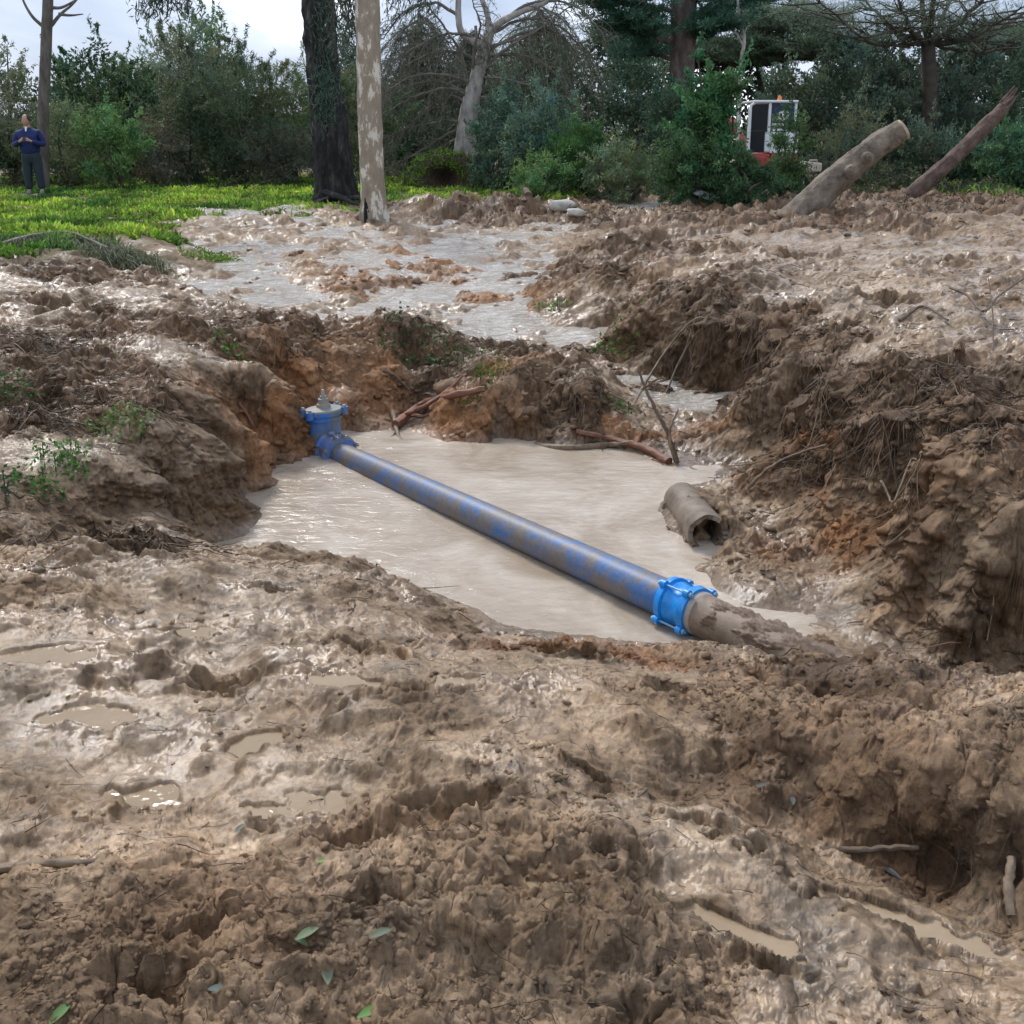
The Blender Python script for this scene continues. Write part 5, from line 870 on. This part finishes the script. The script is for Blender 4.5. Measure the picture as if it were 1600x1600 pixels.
# ------------------------------------------------------------------ person with phone
g0 = gp(57, 304); sc_ = 1.75; px0 = g0[0]; PER = empty('person', g0, 'heavy set balding person in a blue jacket looking down at a phone', 'person'); PER.scale = (1.06,) * 3; PER.rotation_euler = (0, math.radians(-1.5), math.radians(8))
SKIN = simple('skin', [(.3, (.42, .24, .17)), (.7, (.52, .31, .23))], 20, .6, 0); JACK = simple('jacket', [(.3, (.006, .014, .075)), (.7, (.012, .028, .13))], 9, .8, .5, .02); TROU = simple('trousers', [(.3, (.012, .026, .034)), (.7, (.022, .042, .05))], 9, .8, .3, .02); SHOE = simple('shoe', [(.3, (.12, .14, .13)), (.7, (.3, .32, .3))], 15, .7, 0); HAIR = simple('hair', [(.3, (.02, .014, .01)), (.7, (.05, .035, .025))], 30, .8, .3)
def skin(name, mat, parent, verts, edges, radii, sub=2, rootv=0):
    me = bpy.data.meshes.new(name); me.from_pydata([tuple(v) for v in verts], edges, []); o = bpy.data.objects.new(name, me); COL.objects.link(o); bpy.context.view_layer.objects.active = o
    m = o.modifiers.new('s', 'SKIN'); m.use_smooth_shade = True
    sv = me.skin_vertices[0].data if me.skin_vertices else None
    if sv is None:
        bm = bmesh.new(); bm.from_mesh(me); bm.verts.layers.skin.verify(); bm.to_mesh(me); bm.free(); sv = me.skin_vertices[0].data
    for i, r_ in enumerate(radii): sv[i].radius = r_ if isinstance(r_, tuple) else (r_, r_); sv[i].use_root = (i == rootv)
    s = o.modifiers.new('d', 'SUBSURF'); s.levels = sub; s.render_levels = sub; dg = bpy.context.evaluated_depsgraph_get(); dg.update(); m2 = bpy.data.meshes.new_from_object(o.evaluated_get(dg)); bpy.data.objects.remove(o)
    m2.polygons.foreach_set('use_smooth', np.ones(len(m2.polygons), bool)); m2.materials.clear(); return link(name, m2, mat, parent, world=False)
# local frame: feet at z 0, facing -y, +x to the viewer's right
V = [(0, 0, .95), (0, 0, 1.12), (0, .01, 1.30), (0, .0, 1.44), (0, -.03, 1.53), (0, -.06, 1.60), (0, -.07, 1.67), (0, -.055, 1.74)]; R_ = [.09, .12, .13, .09, .075, .07, .06, .04]; E = [(i, i + 1) for i in range(7)]
def chain(start, P, R): 
    p = start
    for q, r_ in zip(P, R): V.append(q); R_.append(r_); E.append((p, len(V) - 1)); p = len(V) - 1
    return p
hands = []
for s in (-1, 1):
    h = chain(2, [(s * .19, .0, 1.38), (s * .27, .0, 1.22), (s * .29, -.04, 1.08), (s * .20, -.22, 1.13), (s * .10, -.31, 1.19), (s * .065, -.335, 1.21)], [.07, .05, .04, .035, .026, .03])
    for k, (dx, dz, L_) in enumerate(((0, .02, .045), (.0, .005, .05), (0, -.012, .047), (0, -.028, .038))): chain(h, [(s * (.045), -.355, 1.215 + dz), (s * (.045 - L_ * .5), -.37, 1.22 + dz), (s * (.035 - L_ * .5), -.355, 1.225 + dz)], [.0095, .0085, .007])
    chain(h, [(s * .055, -.345, 1.245), (s * .035, -.33, 1.26)], [.011, .008])
    chain(0, [(s * .10, 0, .88), (s * .12, -.01, .5), (s * .135, .01, .09), (s * .145, -.10, .04), (s * .15, -.15, .035)], [.10, .065, .045, .04, .03])
bo = skin('body', SKIN, PER, V, E, R_, 1)
hv, hf = ico(4); hz_ = hv[:, 2].copy(); hv = hv * np.array((.092, .106, .128)); hv[:, 0] *= 1 - .28 * np.clip(-hz_, 0, 1) ** 1.5; hv[:, 1] -= .022 * np.clip(-hz_, 0, 1)
fr = hv[:, 1] < 0; hv[:, 1] -= .026 * np.exp(-((hv[:, 0] / .014) ** 2 + ((hz_ + .12) / .16) ** 2)) * fr; hv[:, 1] -= .006 * np.exp(-((hz_ - .12) / .08) ** 2) * fr; hv[:, 1] += .012 * fr * (np.exp(-(((hv[:, 0] - .03) / .016) ** 2 + (hz_ / .09) ** 2)) + np.exp(-(((hv[:, 0] + .03) / .016) ** 2 + (hz_ / .09) ** 2)))
RT = np.array(Matrix.Rotation(math.radians(20), 3, 'X')); hv = hv @ RT.T + np.array((0, -.055, 1.63)); bm = bmesh.new(); bm.from_mesh(bo.data); vs = [bm.verts.new(tuple(p)) for p in hv]; [bm.faces.new([vs[i] for i in t]) for t in hf]; bm.to_mesh(bo.data); bm.free(); bo.data.polygons.foreach_set('use_smooth', np.ones(len(bo.data.polygons), bool))
V = [(0, 0, .84), (0, 0, 1.0), (0, -.01, 1.2), (0, 0, 1.34), (0, -.01, 1.44), (0, -.02, 1.50)]; R_ = [(.20, .17), (.235, .21), (.235, .2), (.18, .14), (.13, .10), (.085, .085)]; E = [(i, i + 1) for i in range(5)]
for s in (-1, 1): chain(3, [(s * .20, .0, 1.345), (s * .285, .0, 1.20), (s * .31, -.03, 1.09), (s * .21, -.215, 1.13), (s * .125, -.29, 1.175)], [.095, .085, .075, .062, .045])
skin('jacket', JACK, PER, V, E, R_, 2)
V = [(0, 0, 1.0), (0, 0, .86)]; R_ = [(.2, .18), (.2, .17)]; E = [(0, 1)]
for s in (-1, 1): chain(1, [(s * .105, 0, .76), (s * .12, -.01, .5), (s * .135, .01, .10)], [.135, .105, .082])
skin('trousers', TROU, PER, V, E, R_, 2)
for s in (-1, 1): V = [(s * .135, .05, .045), (s * .14, -.04, .05), (s * .15, -.15, .035)]; skin('shoe', SHOE, PER, V, [(0, 1), (1, 2)], [.048, .052, .042], 2)
v, f = ico(3); vv = v * (.099, .116, .138) @ RT.T + (0, -.05, 1.636); fm = v[f].mean(1); k = ((fm[:, 1] > -.2) | ((abs(fm[:, 0]) > .55) & (fm[:, 1] > -.65) & (fm[:, 2] > -.1))) & (fm[:, 2] > -.35) & (fm[:, 2] < .9); link('hair', mesh_np('hair', vv, f[k]), HAIR, PER, world=False)
mb = MB(); pass
for s in (-1, 1): MB().lathe((s * .078, -.045, 1.65), (s, .3, 0), [(0, .02), (.012, .026), (.016, .012)], 10).build('ear', SKIN, PER, world=False); MB().lathe((s * .03, -.135, 1.632), (0, -1, -.3), [(0, .011), (.008, .007)], 8).build('eye', HAIR, PER, world=False)
MB().box((0, -.143, 1.572), (.045, .02, .007)).build('mouth', simple('lip', [(.3, (.3, .1, .09)), (.7, (.36, .13, .11))], 9, .6, 0), PER, world=False)
MB().add([(-.025, -.12, 1.49), (.025, -.12, 1.49), (.008, -.17, 1.39), (-.008, -.17, 1.39), (-.025, -.09, 1.49), (.025, -.09, 1.49), (.008, -.12, 1.39), (-.008, -.12, 1.39)], [(0, 1, 2, 3), (7, 6, 5, 4), (0, 3, 7, 4), (1, 5, 6, 2), (0, 4, 5, 1), (3, 2, 6, 7)]).build('shirt', DEC, PER, world=False)
bpy.context.view_layer.update(); T = PER.matrix_basis; p = T @ Vector((0, -.37, 1.225)); PH = empty('phone', p, 'dark phone held in both hands by the person in blue', 'phone'); MB().box((0, 0, 0), (.075, .012, .15), Matrix.Rotation(-.5, 3, 'X')).build('phone_case', BLK, PH, False, .004, world=False)
MB().box((0, .0065, .003), (.068, .003, .14), Matrix.Rotation(-.5, 3, 'X')).build('screen', GLS, PH, False, 0, world=False)
# ------------------------------------------------------------------ light, sky, render
w = bpy.data.worlds.new('World'); SC.world = w; w.use_nodes = True; nt = w.node_tree; bg = nt.nodes['Background']
sky = node(nt, 'ShaderNodeTexSky', sky_type='NISHITA'); sky.sun_disc = False
SUN_E, SUN_R = math.radians(46), math.radians(-28)
sky.sun_elevation = SUN_E; sky.sun_rotation = SUN_R
tc = node(nt, 'ShaderNodeTexCoord'); mp = node(nt, 'ShaderNodeMapping'); mp.inputs['Scale'].default_value = (1, 1, 2.4); mp.inputs['Location'].default_value = (.3, .1, .2)
nt.links.new(tc.outputs['Generated'], mp.inputs[0]); n = node(nt, 'ShaderNodeTexNoise'); n.inputs['Scale'].default_value = 2.6; n.inputs['Detail'].default_value = 6; n.inputs['Roughness'].default_value = .5; n.inputs['Distortion'].default_value = .4
nt.links.new(mp.outputs[0], n.inputs['Vector'])
r = ramp(nt, n.outputs[0], [(.38, (2.5, 3.1, 4.4)), (.55, (4.8, 5.4, 6.7)), (.70, (17, 17.2, 17.6))])
mx = node(nt, 'ShaderNodeMix', data_type='RGBA'); mx.inputs[0].default_value = .88
nt.links.new(sky.outputs[0], mx.inputs[6]); nt.links.new(r.outputs[0], mx.inputs[7]); nt.links.new(mx.outputs[2], bg.inputs[0]); bg.inputs[1].default_value = .092
sl = bpy.data.lights.new('sun', 'SUN'); sl.energy = 1.5; sl.angle = math.radians(14); sl.color = (1, .97, .93)
so = bpy.data.objects.new('sun', sl); COL.objects.link(so)
d = Vector((math.sin(SUN_R) * math.cos(SUN_E), math.cos(SUN_R) * math.cos(SUN_E), math.sin(SUN_E)))
so.rotation_euler = d.to_track_quat('Z', 'Y').to_euler(); so.location = (0, 0, 20)
SC.render.engine = 'CYCLES'; SC.view_settings.view_transform = 'Standard'; SC.view_settings.look = 'None'; SC.view_settings.gamma = 1
SC.view_settings.exposure = 0.88
SC.cycles.max_bounces = 5; SC.cycles.diffuse_bounces = 3; SC.cycles.transparent_max_bounces = 8; SC.cycles.caustics_reflective = False; SC.cycles.caustics_refractive = False
SC.render.resolution_x = 1024; SC.render.resolution_y = 1024
